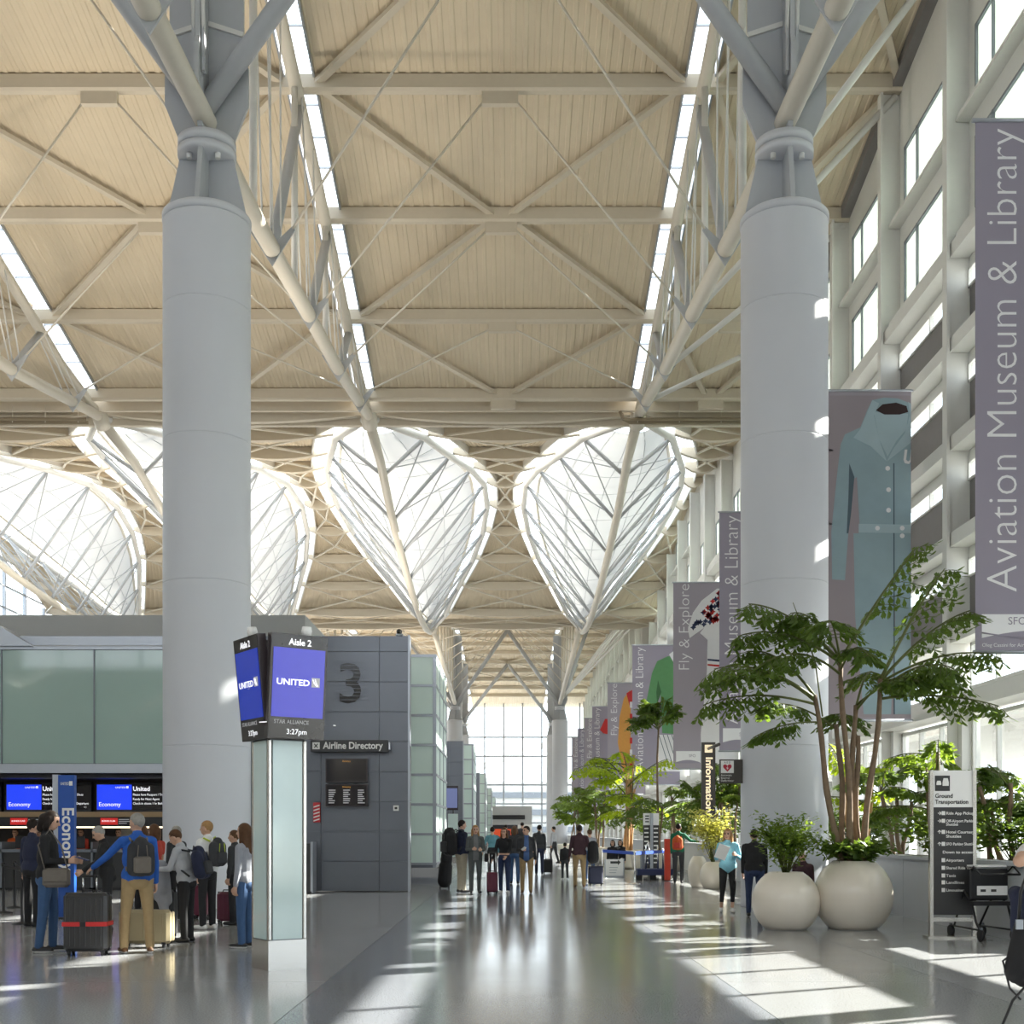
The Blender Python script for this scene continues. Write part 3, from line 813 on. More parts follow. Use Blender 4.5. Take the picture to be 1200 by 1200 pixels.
MB().box(1.02, 1.05, 0, 0.25, -0.09, 0.09).build('end_bracket', 'alu', ds)
for k, (ya, yb) in enumerate(((889, 917), (919, 945))):
    a = P(382, yb, 31.62); b2 = P(431, ya, 31.62)
    s = thing('flight_screen', ['upper black flight information screen under the directory sign', 'lower black flight information screen listing airlines'][k], 'screen', (a.x, 31.55, a.z), group='airline directory screens')
    W, H = b2.x-a.x, b2.z-a.z
    MB().box(0, W, 0, 0.23, 0, H).build('casing', 'screen_frame', s)
    MB().box(0.03, W-0.03, -0.006, 0, 0.03, H-0.03).build('display', 'screen_black', s)
    text('lettering', 'Directory', 0.055, 'text_amber', s, (W/2, -0.012, H-0.09), FACE, 'CENTER', 0.001)
    rnd = random.Random(5+k)
    if k == 1:
        for cidx in range(3):
            for r in range(7):
                w = rnd.uniform(0.1, 0.2)
                MB().box(0.08+cidx*0.38, 0.08+cidx*0.38+w, -0.010, -0.006, H-0.17-r*0.055, H-0.145-r*0.055).build('text_row', 'text_dim', s)
fx = thing('fire_notice', 'red and white striped fire notice on the aisle wall', 'notice', P(371, 952, 31.7), group=None)
MB().box(-0.09, 0.09, 0, 0.08, -0.26, 0.26).build('plate', mat('notice_red', (0.55, 0.03, 0.04), 0.5), fx)
for k in range(5):
    MB().prism([(-0.08, 0), (0.08, 0.05), (0.08, 0.085), (-0.08, 0.035)], (0, -0.004, -0.24+k*0.09), (1,0,0), (0,0,1), (0,0.004,0)).build('stripe', 'text_white', fx)
sp = MB().box(-0.07, 0.07, 0, 0.07, -0.07, 0.07).box(-0.035, 0.035, -0.01, 0, -0.03, 0.03, 1).build('wall_switch', ['text_white', 'sign_dark'], None, P(464, 947, 31.72)); tag(sp, 'small white square switch plate on the grey aisle wall', 'switch plate')
bn = thing('waste_bin', 'tall dark metal bin against the grey aisle wall', 'bin', (P(352, 1045, 31.0).x, 31.0, 0))
MB().box(-0.36, 0.3, -0.25, 0.3, 0.06, 1.28).build('body', 'sign_dark', bn); MB().box(-0.39, 0.33, -0.28, 0.33, 0, 0.06).build('base', 'black', bn)
MB().box(0.3, 0.36, -0.27, 0.32, 0.02, 1.32).build('edge_trim', 'alu', bn); MB().box(-0.28, 0.2, -0.265, -0.25, 0.95, 1.12).build('slot', 'black_gloss', bn)
for (px, py, lab) in ((468, 744, 'small security camera on top of the grey aisle wall'),):
    c = thing('security_camera', lab, 'camera', (P(px, py, 31.9).x, 31.9, 6.72))
    MB().lathe([(0.09, 0), (0.09, 0.06), (0.02, 0.07)], 14).build('mount', 'alu', c); MB().ell((0, -0.03, 0.12), 0.08, 0.12, 0.07, 12, 8).build('housing', 'sign_dark', c)

# counters with lit boards
for k in range(3):
    xl = P(3.5, 0, 33).x + 2.46*(k-1)
    c = thing('check_in_counter', ['check-in counter at the extreme left edge', 'check-in counter under the board behind the blue pylon', 'check-in counter under the board beside the round column', 'check-in counter behind the round column'][k], 'counter', (xl, 32.9, 0), group='check-in counters')
    MB().box(0.03, 2.43, 0, 0.9, 0.06, 1.02).build('body', 'sign_dark', c)
    MB().box(0, 2.46, -0.1, 0.95, 1.02, 1.10).build('counter_top', 'alu_dark', c)
    MB().box(0.25, 0.75, 0.3, 0.35, 1.12, 1.45).build('monitor', 'black', c); MB().box(1.65, 2.15, 0.3, 0.35, 1.12, 1.45).build('monitor', 'black', c)
    MB().box(0, 0.05, -0.1, 0.9, 0.06, 1.3).build('side_panel', 'alu_dark', c)
    MB().box(0.1, 2.36, 0.02, 0.1, 0, 0.06).build('kick_plate', 'black', c)
    bd = thing('counter_board', ['lit blue Economy board cut by the left edge', 'lit blue Economy board partly behind the blue pylon', 'lit blue Economy board just left of the round column', 'lit blue Economy board behind the round column'][k], 'screen', (xl, 33.0, 0), group='lit Economy boards over the counters')
    z0, z1 = 2.18, 2.86
    MB().box(0.06, 2.40, 0.02, 0.2, z0-0.06, z1+0.06).build('casing', 'black', bd)
    MB().box(0.10, 1.04, -0.005, 0.02, z0, z1).build('blue_display', 'blue_lit', bd)
    MB().box(1.05, 2.38, -0.004, 0.02, z0, z1).build('text_display', 'screen_black', bd)
    text('lettering', 'Economy', 0.16, 'text_lit', bd, (0.15, -0.012, z0+0.09), FACE, 'LEFT', 0.002)
    text('lettering', 'UNITED', 0.065, 'text_lit', bd, (0.60, -0.012, z1-0.10), FACE, 'LEFT', 0.002, width=0.28)
    MB().box(0.90, 0.96, -0.012, -0.006, z1-0.10, z1-0.04).build('logo', 'text_lit', bd)
    text('lettering', 'United', 0.17, 'text_lit', bd, (1.08, -0.012, z1-0.17), FACE, 'LEFT', 0.002, bold=0.004)
    for j, s in enumerate(('Please have Passport / Travel Docs', 'Ready for Next Agent', 'Check-in closes 1 hr Before Departure')):
        text('lettering', s, 0.085, 'text_lit', bd, (1.08, -0.012, z1-0.30-0.12*j), FACE, 'LEFT', 0.002, width=(1.1, 0.72, 1.25)[j])
    text('lettering', '40' if k == 1 else '41', 0.08, 'text_dim', bd, (2.2, -0.012, z0+0.04), FACE, 'LEFT', 0.002)
    MB().box(0, 2.46, 0.0, 0.25, z0-0.20, z0-0.06).build('wood_trim', 'wood_tan', bd)
    MB().box(0, 2.46, 0.05, 0.25, z0-0.46, z0-0.20).build('lower_casing', 'black', bd)
    MB().box(0.18, 0.65, 0.04, 0.05, z0-0.41, z0-0.23).build('red_display', 'red_sign', bd)
    text('lettering', 'BUSINESS CLASS', 0.06, 'text_lit', bd, (0.22, 0.03, z0-0.33), FACE, 'LEFT', 0.002, width=0.36)
    for j in range(3):
        MB().box(0.68, 0.68+(0.28, 0.34, 0.22)[j], 0.036, 0.04, z0-0.28-0.05*j, z0-0.26-0.05*j).build('text_row', 'text_dim', bd)
    MB().box(0, 2.46, 0.2, 0.3, z0-0.50, z0-0.46).build('lamp_strip', 'warm_lamp', bd)
    bw = MB().box(0.2, 0.75, 0, 0.08, 1.25, 1.66).build('lit_poster', 'wall_paint', None, (xl, 34.5, 0)); tag(bw, ['pale poster behind the leftmost counter', 'pale poster behind the counter with the blue pylon', 'pale poster behind the counter beside the column', 'pale poster behind the hidden counter'][k], 'poster', 'posters behind the counters')
# blue pylon
yl = 22.0
a = P(64, 0, yl).x; b = P(88, 0, yl).x
py = thing('economy_pylon', 'tall slim blue Economy pylon standing behind the queue', 'sign', ((a+b)/2, yl, 0))
MB().box(-0.19, 0.19, -0.06, 0.06, 0.03, 2.6).build('panel', 'sign_blue', py)
MB().box(-0.20, -0.10, -0.07, 0.07, 0.03, 2.61).build('edge_trim', 'alu', py)
MB().box(-0.26, 0.26, -0.2, 0.2, 0, 0.03).build('base', 'black', py)
text('lettering', 'Economy', 0.30, 'text_white', py, (-0.02, -0.065, 2.02), (R(90), R(90), 0), 'LEFT', 0.002, bold=0.006, width=1.15)
text('lettering', 'UNITED', 0.075, 'text_white', py, (-0.06, -0.065, 2.42), FACE, 'LEFT', 0.002, width=0.15)
MB().box(0.10, 0.16, -0.066, -0.06, 2.41, 2.49).build('logo', 'text_white', py)

# queue barriers
def stanchion(loc, label, group, post='black', h=0.98):
    s = thing('barrier_post', label, 'barrier post', loc, group=group)
    MB().lathe([(0.17, 0), (0.17, 0.012), (0.03, 0.045), (0.027, 0.05), (0.027, h-0.08), (0.038, h-0.075), (0.038, h), (0.0, h+0.005)], 18).build('post', post, s)
    return s
stz = [((26, 1083), 'front black queue barrier post by the left edge'), ((17, 1064), 'rear black queue barrier post by the left edge'), ((4, 1070), 'black queue barrier post cut by the left edge')]
pts = []
for (px, pyy), lab in stz:
    Y = floorY(pyy); loc = (P(px, 0, Y).x, Y, 0); pts.append(loc); stanchion(loc, lab, 'black queue barrier posts')
for k, (a, b) in enumerate(((0, 2), (1, 0))):
    bl = MB().bar((*pts[a][:2], 0.92), (*pts[b][:2], 0.92), 0.006, 0.05).build('barrier_belt', 'black'); tag(bl, ['black barrier belt running to the front queue post', 'black barrier belt between the two left queue posts'][k], 'barrier belt', 'black queue belts')

# ---- square glass post with two tilted screens
YK = 14.0
kc = P(327, 1133, YK)
ks = thing('screen_post', 'square glass clad post with steel base and corners', 'post', (kc.x, kc.y, 0), R(35))
S = 0.235
mat('glass_clad', (0.42, 0.56, 0.57), 0.08, var=0.03, spec=0.7)
mat('glass_clad_lit', (0.62, 0.76, 0.75), 0.08, var=0.03, spec=0.7)
MB().box(-S, S, -S, S, 0, 0.34).build('base_cladding', 'stainless', ks)
for k in range(4):
    a = k*pi/2; rot = Matrix.Rotation(a, 3, 'Z')
    MB().cbox(rot @ Vector((0, -S+0.01, 1.48)), 2*S-0.11, 0.02, 2.26, 0, rot).build('glass_panel', 'glass_clad_lit', ks)
    MB().cbox(rot @ Vector((-S+0.02, -S+0.02, 1.48)), 0.05, 0.05, 2.28, 0, rot, 0.012).build('corner_trim', 'stainless', ks)
MB().box(-S+0.03, S-0.03, -S+0.03, S-0.03, 0.3, 3.6).build('core', 'alu_dark', ks)
MB().box(-S+0.02, S-0.02, -S+0.02, S-0.02, 2.62, 3.75).build('head_box', 'sign_dark', ks)
def big_screen(cx, cy, rz, label, blue, grp='aisle screens on the glass post'):
    s = thing('aisle_screen', label, 'screen', (cx, cy, 0), group=grp)
    s.location.z = 3.20
    s.rotation_euler = Matrix.Rotation(rz, 3, 'Z').to_euler(); s.rotation_euler.rotate_axis('X', R(-5.5)) if False else None
    q = Matrix.Rotation(rz, 3, 'Z') @ Matrix.Rotation(R(5.5), 3, 'X'); s.rotation_euler = q.to_euler()
    W, H = 0.345, 0.585
    MB().box(-W, W, 0, 0.10, -H, H).build('casing', 'screen_frame', s)
    MB().box(-W+0.03, W-0.03, -0.006, 0, -0.34, 0.43).build('display', blue, s)
    MB().box(-W+0.008, W-0.008, -0.004, 0, 0.435, H-0.01).build('header', 'screen_black', s)
    MB().box(-W+0.008, W-0.008, -0.004, 0, -H+0.01, -0.345).build('footer', 'screen_black', s)
    text('lettering', 'Aisle 2', 0.10, 'text_lit', s, (0, -0.009, 0.465), FACE, 'CENTER', 0.001, bold=0.002)
    text('lettering', 'UNITED', 0.095, 'text_lit', s, (-0.27, -0.009, 0.02), FACE, 'LEFT', 0.001, width=0.40, bold=0.002)
    MB().box(0.16, 0.26, -0.009, -0.006, 0.01, 0.115).build('logo', 'text_dim', s)
    for j in range(3):
        MB().tube([(0.17+0.03*j, -0.011, 0.10), (0.19+0.025*j, -0.011, 0.055), (0.225+0.012*j, -0.011, 0.02)], 0.006, 5).build('logo_line', 'text_lit', s)
    text('lettering', 'STAR ALLIANCE', 0.062, 'text_dim', s, (-0.28, -0.009, -0.415), FACE, 'LEFT', 0.001, width=0.42)
    MB().lathe([(0.016, 0), (0.024, 0), (0.024, 0.002), (0.016, 0.002)], 12).build('emblem', 'text_dim', s)
    s.children[-1].rotation_euler = (R(90), 0, 0); s.children[-1].location = (0.20, -0.007, -0.395)
    text('lettering', '3:27pm', 0.085, 'text_lit', s, (0, -0.009, -0.53), FACE, 'CENTER', 0.001)
    MB().box(-0.08, 0.08, 0.10, 0.16, -0.2, 0.2).build('mount', 'sign_dark', s)
    MB().lathe([(0.05, 0), (0.06, 0.05), (0.05, 0.1)], 12, (0.1, 0.05, H)).build('lamp', 'white', s)
    return s
def rot2(x, y, a): return Vector((x*cos(a)-y*sin(a), x*sin(a)+y*cos(a)))
off = rot2(0.0, -0.42, R(35)); pr = P(350.5, 814, YK-0.3)
big_screen(pr.x, YK-0.36, R(35), 'right hand tilted screen on the glass post, paler blue', 'blue_lit_pale')
pl = P(292.5, 814, YK-0.2)
big_screen(pl.x, YK-0.20, R(35-90), 'left hand tilted screen on the glass post, deeper blue', 'blue_lit_deep')
# small repeat of the post further on
for k, (px, pyb, Y) in enumerate(((531, 1010, 62.0),)):
    q = P(px, 0, Y)
    s2 = thing('screen_post', 'distant white screen post beside the second aisle wall', 'post', (q.x, Y, 0))
    MB().box(-0.25, 0.25, -0.2, 0.2, 0, 2.5).build('body', 'glass_clad_lit', s2); MB().box(-0.26, 0.26, -0.21, 0.21, 0, 0.3).build('base_cladding', 'stainless', s2)
    MB().box(-0.02, 0.04, -0.1, 0.1, 2.5, 2.7).build('neck', 'sign_dark', s2)
    s3 = thing('aisle_screen', 'distant blue grey screen on the far post', 'screen', (q.x-0.05, Y-0.3, 3.3))
    MB().box(-0.32, 0.32, 0, 0.1, -0.62, 0.62).build('casing', 'screen_frame', s3); MB().box(-0.28, 0.28, -0.01, 0, -0.5, 0.5).build('display', mat('slate_lit', (0.1, 0.12, 0.22), 0.2, emit=(0.11, 0.13, 0.26), es=0.8), s3)

# unseen uplights added on the hall roofs to brighten the ceiling
for p in range(5):
    for j in range(3):
        ux, uy = -8.5-7.5*j, 31.8+36.7*p+4.0
        u = thing('uplight', 'unseen ceiling uplight tray added on the %s hall roof, %s' % (['nearest', 'second', 'third', 'fourth', 'last'][p], ['near the aisle', 'in the middle', 'at the far side'][j]), 'lamp', (ux, uy, 7.55), group='added ceiling uplights on the hall roofs')
        MB().box(-1.2, 1.2, -0.35, -0.3, 0, 0.3).box(-1.2, 1.2, 0.3, 0.35, 0, 0.3).box(-1.2, -1.15, -0.3, 0.3, 0, 0.3).box(1.15, 1.2, -0.3, 0.3, 0, 0.3).box(-1.2, 1.2, -0.35, 0.35, 0, 0.05).build('tray', 'alu', u)
        ld = bpy.data.lights.new('added_uplight', 'AREA'); ld.shape = 'RECTANGLE'; ld.size = 2.2; ld.size_y = 0.55; ld.energy = UPW*(1.0 if p == 0 else 1.7); ld.color = (1.0, 0.90, 0.76)
        lo = bpy.data.objects.new('added_uplight', ld); COL.objects.link(lo); lo.parent = u; lo.location = (0, 0, 0.2); lo.rotation_euler = (pi, 0, 0)
# ================================================================== BANNERS
XB, BS = 9.0, 8/9            # drawn at nine metres across, hung at eight
BW, BZ0, BZ1 = 3.5, 5.08, 15.3
mat('suit_blue', (0.27, 0.37, 0.42), 0.8, var=0.10, scale=2); mat('suit_dark', (0.08, 0.12, 0.15), 0.8); mat('suit_light', (0.36, 0.47, 0.52), 0.8, var=0.08, scale=2)
mat('knit_green', (0.10, 0.26, 0.11), 0.8, var=0.12, scale=3); mat('knit_green_dark', (0.045, 0.13, 0.05), 0.8)
mat('coat_orange', (0.62, 0.30, 0.07), 0.8, var=0.1); mat('print_red', (0.50, 0.03, 0.03), 0.8); mat('print_white', (0.72, 0.72, 0.74), 0.8, var=0.04); mat('print_navy', (0.03, 0.04, 0.10), 0.8)
mat('neck_dark', (0.03, 0.015, 0.015), 0.8); mat('banner_violet', (0.34, 0.31, 0.36), 0.7, var=0.05, scale=0.5)
mat('banner_rose', (0.30, 0.26, 0.29), 0.7, var=0.05, scale=0.7)
def flat(b, name, poly, m, lay=1):
    """printed shape on a banner: outline in metres from the banner's lower left corner"""
    return MB().prism(poly, (0, -0.012-0.003*lay, 0), (1,0,0), (0,0,1), (0, 0.002, 0)).build(name, m, b)
def disc(x, z, r, n=10): return [(x+r*cos(2*pi*k/n), z+r*sin(2*pi*k/n)) for k in range(n)]
H = BZ1-BZ0
BLAB = ['nearest grey museum banner, cut off by the right edge', 'grey banner showing a pale blue uniform suit', 'dark museum banner half hidden behind the right column', 'grey Fly and Explore banner with a houndstooth sleeve', 'museum banner with a green sweater', 'Fly and Explore banner with an orange coat', 'museum banner with a small red shape', 'seventh smaller Fly and Explore banner along the window wall', 'small dark museum banner far along the wall', 'furthest tiny grey banner beside the distant column']
for k, px in enumerate((1143, 936, 843, 789, 741, 712, 694, 685, 677, 670)):
    Y = FPX*XB*BS/(px-VPX)
    b = thing('banner', BLAB[k], 'banner', (XB*BS, Y, CAMH+(BZ0-CAMH)*BS), group='hanging museum banners'); b.scale = (BS, BS, BS)
    NV = 18; vs = []
    for j in range(NV+1):
        for i in range(13):
            vs.append((BW*i/12, 0.0, H*j/NV))
    body = MB(); body.box(0, BW, -0.01, 0.01, 0, H)
    body.build('cloth', 'banner' if k % 2 == 0 else 'banner_violet', b)
    MB().tube([(-0.06, 0, H+0.03), (BW+0.02, 0, H+0.03)], 0.045, 8).build('top_pole', 'alu', b)
    MB().tube([(-0.04, 0, -0.03), (BW+0.02, 0, -0.03)], 0.04, 8).build('bottom_pole', 'alu', b)
    MB().tube([(0.15, 0, H+0.03), (2.6, 0.0, H+0.03), (3.2, 0.0, H+0.03)], 0.02, 6).build('tie', 'alu', b)
    for z in (H+0.03, -0.03): MB().tube([(BW-1.0, 0, z), ((11.17-XB*BS)/BS, 0, z)], 0.03, 6).build('bracket', 'alu', b)
    av = k % 2 == 0
    if av: text('lettering', 'Aviation Museum & Library', 0.86, 'banner_white', b, (0.80, -0.014, 1.12), (R(90), R(-90), 0), 'LEFT', 0.001, thin=0.012, width=8.95)
    else: text('lettering', 'Fly & Explore', 0.86, 'banner_white', b, (0.88, -0.014, H-4.85), (R(90), R(-90), 0), 'LEFT', 0.001, thin=0.012, width=4.7)
    # pale band with wave at the foot
    if k != 1: flat(b, 'foot_band', [(0.12, 0.24), (BW-0.05, 0.24), (BW-0.05, 0.70), (0.12, 0.70)] if k == 0 else [(0.15, 0.3), (1.5, 0.3), (1.5, 0.95), (0.15, 0.95)], 'banner_white')
    if k == 0:
        text('lettering', 'SFO MUSEUM', 0.21, 'banner', b, (0.62, -0.02, 0.50), FACE, 'LEFT', 0.001)
        text('lettering', 'Oleg Cassini for Air West', 0.10, 'banner_white', b, (0.12, -0.02, 0.07), FACE, 'LEFT', 0.001)
        wv = [(0.12+0.2*i, 0.24+0.14*max(0, sin(i*0.32))) for i in range(17)]
        flat(b, 'wave', [(0.12, 0.22)]+wv+[(BW-0.08, 0.22)], 'banner', 2)
        for q in (0.34, 0.28):
            MB().tube([(0.12+0.2*i, -0.022, q+0.09*sin(i*0.35+q*9)) for i in range(17)], 0.008, 5).build('wave_line', 'banner', b)
    elif k != 1 and (not av or k == 2):
        text('lettering', 'SFO', 0.22, 'banner', b, (0.85, -0.02, 0.62), FACE, 'LEFT', 0.001)
        flat(b, 'wave', [(0.15, 0.28)]+[(0.15+0.1*i, 0.34+0.12*sin(i*0.24)) for i in range(14)]+[(1.5, 0.28)], 'banner', 2)
    if k == 1:      # pale blue uniform: jacket over trousers (x measured from photo: 37.6 px per metre, left edge 936)
        q = lambda pts: [((x-936)/37.6, (840-y)/37.6) for x, y in pts]
        flat(b, 'image_ground', q([(972, 460.5), (1067, 460.5), (1067, 838), (960, 838)]), 'banner_rose')
        flat(b, 'trouser_print', q([(1000, 622), (1067, 622), (1067, 834), (1048, 834), (1049, 700), (1044, 834), (1012, 834), (1002, 720)]), 'suit_blue', 2)
        flat(b, 'jacket_print', q([(1022, 466), (1016, 478), (1008, 498), (990, 506), (985, 518), (980, 560), (974, 620), (975, 676), (990, 677), (994, 620), (997, 560), (1004, 556), (1007, 610), (1006, 622), (1067, 622), (1067, 470), (1052, 464), (1036, 463)]), 'suit_blue', 3)
        flat(b, 'sleeve_shadow', q([(995, 540), (1001, 556), (997, 600), (994, 622), (992, 622), (994, 580)]), 'suit_dark', 4)
        flat(b, 'shirt_print', q([(1024, 480), (1030, 512), (1040, 532), (1050, 514), (1062, 500), (1064, 482)]), 'suit_light', 4)
        flat(b, 'collar_print', q([(1022, 466), (1008, 500), (1000, 510), (1020, 520), (1039, 538), (1030, 512), (1024, 484), (1030, 470)]), 'suit_light', 5)
        flat(b, 'collar_print', q([(1064, 468), (1066, 484), (1060, 505), (1046, 524), (1039, 538), (1067, 516), (1067, 470)]), 'suit_light', 5)
        flat(b, 'neck_print', q([(1026, 478), (1034, 471), (1050, 469), (1062, 473), (1064, 480), (1054, 483), (1036, 483)]), 'neck_dark', 6)
        flat(b, 'belt_print', q([(1006, 611), (1067, 612), (1067, 622), (1006, 621)]), 'suit_light', 5)
        flat(b, 'seam_print', q([(1046.5, 540), (1048, 540), (1048.5, 834), (1047, 834)]), 'suit_dark', 4)
        for (x, y) in ((1040, 546), (1041, 571), (1041, 595), (1028, 616), (1057, 616), (1057, 625)):
            flat(b, 'button_print', [(p[0], p[1]) for p in disc((x-936)/37.6, (840-y)/37.6, 0.075)], 'print_white', 6)
        flat(b, 'initial_print', q([(1060, 524), (1063, 524), (1061.5, 536), (1064, 538), (1066, 536), (1067.5, 524), (1067, 524), (1067, 538), (1065, 541), (1060, 540), (1058.5, 536)]), 'print_white', 6)
    if k == 2:
        flat(b, 'shape_print', [(1.28, 8.7), (1.5, 9.0), (1.5, 8.4), (1.3, 8.3)], 'print_red')
    if k == 3:
        q = lambda pts: [((x-789)/21.2, (900-y)/21.2) for x, y in pts]
        flat(b, 'garment_print', q([(820, 742), (838, 720), (865, 720), (865, 898), (822, 898), (821, 860), (828, 790), (829, 750)]), 'print_white', 2)
        flat(b, 'sleeve_print', q([(806, 737), (812, 718), (822, 704), (840, 690), (865, 690), (865, 720), (843, 728), (826, 735), (808, 748)]), 'print_white', 3)
        rnd = random.Random(3)
        for i in range(150):
            x = rnd.uniform(812, 862); y = rnd.uniform(694, 738)
            lo = max(692, 740-(x-806)*1.35); hi = 746-(x-806)*0.55
            if y < lo+2 or y > max(hi, 722): continue
            c = ((x-789)/21.2, (900-y)/21.2); r = 0.17
            flat(b, 'check_print', [(c[0]+rr*cos(a), c[1]+rr*sin(a)) for a, rr in zip([2*pi*j/8 for j in range(8)], [r, r*0.5]*4)], 'print_red' if i % 2 else 'print_navy', 4)
        for y in (772, 778): flat(b, 'stripe_print', q([(829, y), (865, y+3), (865, y+6), (829, y+2)]), 'print_navy' if y < 775 else 'print_red', 4)
    if k == 4:
        q = lambda pts: [((x-741)/15.9, (920-y)/15.9) for x, y in pts]
        flat(b, 'sweater_print', q([(783, 770), (770, 776), (764, 790), (758, 820), (754, 850), (762, 852), (770, 826), (774, 815), (776, 860), (800, 862), (800, 772)]), 'knit_green', 2)
        flat(b, 'sleeve_shadow', q([(771, 798), (775, 812), (770, 826), (769, 812)]), 'knit_green_dark', 3)
        flat(b, 'shirt_print', q([(784, 768), (790, 779), (796, 770), (792, 762)]), 'print_white', 3)
        flat(b, 'skirt_print', q([(772, 862), (800, 862), (800, 905), (768, 905)]), 'print_white', 2)
        for j in range(6):
            MB().bar(((772+5*j-741)/15.9, -0.024, (920-862)/15.9), ((784+5*j-741)/15.9 if j < 4 else 3.6, -0.024, (920-900)/15.9), 0.003, 0.05).build('check_line', 'suit_dark', b)
    if k == 5:
        q = lambda pts: [((x-712)/12.7, (930-y)/12.7) for x, y in pts]
        flat(b, 'coat_print', q([(738, 808), (731, 818), (726, 840), (724, 870), (729, 900), (736, 920), (739, 880), (739, 820)]), 'coat_orange', 2)
        flat(b, 'scarf_print', q([(734, 812), (741, 808), (741, 826), (738, 828)]), 'print_red', 3)
        for j in range(7): flat(b, 'stripe_print', q([(738, 822+14*j), (744, 822+14*j), (744, 829+14*j), (738, 829+14*j)]), 'print_red' if j % 2 else 'print_white', 4)
    if k == 6:
        q = lambda pts: [((x-694)/10.7, (935-y)/10.7) for x, y in pts]
        flat(b, 'shape_print', q([(709, 840), (712, 840), (712, 858), (707, 857), (703, 853)]), 'print_red', 2)

# ================================================================== PLANTS
leafmat('leaf_deep', (0.09, 0.155, 0.03), 0.42); leafmat('leaf_mid', (0.13, 0.21, 0.035), 0.42); leafmat('leaf_bright', (0.27, 0.38, 0.025), 0.5); leafmat('leaf_pale', (0.42, 0.44, 0.16), 0.45)
mat('bark', (0.20, 0.14, 0.09), 0.85, var=0.35, scale=12, bump=0.4); mat('stem_green', (0.10, 0.12, 0.03), 0.6, var=0.2)
mat('pot_cream', (0.75, 0.69, 0.60), 0.3, var=0.05, scale=1.5, coat=0.35)
mat('cane_tan', (0.42, 0.24, 0.11), 0.7, var=0.35, scale=8)
def leaflet(mb, p, d, up, L, W, m):
    """wedge shaped fishtail leaflet, toothed at the tip, gently folded"""
    d = d.normalized(); s = d.cross(up)
    if s.length < 1e-3: s = Vector((1,0,0))
    s.normalize(); n = s.cross(d)
    a = p; b = p + d*L*0.62 + s*W*0.5 - n*L*0.05; c = p + d*L + s*W*0.16; e = p + d*L*0.80 - n*L*0.02; f = p + d*L*0.96 - s*W*0.22; g2 = p + d*L*0.52 - s*W*0.5 - n*L*0.05
    mb.add([a, b, c, e, f, g2], [(0,1,2,3), (0,3,4,5)], m)
def frond(mb, st, base, az, length, rise, droop, rnd, npin=11, nleaf=9, lsz=0.17, m=0, pinlen=0.27):
    """bipinnate frond: arching rachis, side stems, leaflets"""
    pts = []; n = 14
    for i in range(n+1):
        u = i/n; h = length*u
        r_ = h*cos(rise)*(1-0.08*u); z = h*sin(rise) - droop*length*u*u
        pts.append(base + Vector((cos(az)*r_, sin(az)*r_, z)))
    st.tube(pts, [0.022*(1-0.8*i/n)*(length/2.2)+0.004 for i in range(n+1)], 6, 0)
    for j in range(npin):
        u = 0.30 + 0.70*(j+0.5)/npin; x = u*n; i = min(n-1, int(x)); p = pts[i].lerp(pts[i+1], x-i)
        t = (pts[i+1]-pts[i]).normalized(); side0 = t.cross(Vector((0,0,1)))
        side0 = side0.normalized() if side0.length > 0.01 else Vector((1,0,0))
        for s in (-1, 1):
            pl = pinlen*length*(1-abs(u-0.55)*1.1)*rnd.uniform(0.8, 1.15)
            d = (side0*s*0.9 + t*rnd.uniform(0.35, 0.7) + Vector((0,0,rnd.uniform(-0.35, 0.1)))).normalized()
            q = [p + d*(pl*v) - Vector((0,0,0.35*pl*v*v)) for v in (0, 0.35, 0.7, 1.0)]
            st.tube(q, [0.006, 0.005, 0.004, 0.003], 4, 0, caps=False)
            for k in range(nleaf):
                v = 0.15+0.85*k/(nleaf-1); y = v*3; a = min(2, int(y)); pp = q[a].lerp(q[a+1], y-a)
                dd = (d*0.7 + t*(0.8 if k % 2 else -0.8) + Vector((0,0,rnd.uniform(-1.3, -0.2)))).normalized()
                leaflet(mb, pp, dd, Vector((rnd.uniform(-.3,.3), rnd.uniform(-.3,.3), 1)), lsz*rnd.uniform(0.75, 1.25), lsz*0.55*rnd.uniform(0.8, 1.2), m)
def palm(name, label, loc, trunks, fronds, seed, leaf='leaf_deep', lsz=0.17, npin=11, nleaf=9, tr=0.05, cat='palm', group=None, bark='bark'):
    rnd = random.Random(seed); t = thing(name, label, cat, loc, group=group); tops = []
    for (dx, dy, lx, ly, h) in trunks:
        pts = [Vector((dx+lx*u+0.03*sin(7*u+dx*20), dy+ly*u, h*u)) for u in (0, 0.15, 0.3, 0.45, 0.6, 0.75, 0.9, 1.0)]
        MB().tube(pts, [tr*(1-0.35*i/7)*(1.12 if i % 2 else 0.95) for i in range(8)], 9).build('trunk', bark, t); tops.append(pts)
    lf = MB(); st = MB()
    for (ti, u, az, ln, rise, droop) in fronds:
        pts = tops[ti % len(tops)]; x = u*7; i = min(6, int(x)); base = pts[i].lerp(pts[i+1], x-i)
        frond(lf, st, base, R(az), ln, R(rise), droop, rnd, npin, nleaf, lsz)
    o = lf.build('foliage', leaf, t, fixn=False); o['kind'] = 'stuff'
    s2 = st.build('frond_stems', 'stem_green', t, fixn=False); s2['kind'] = 'stuff'
    return t

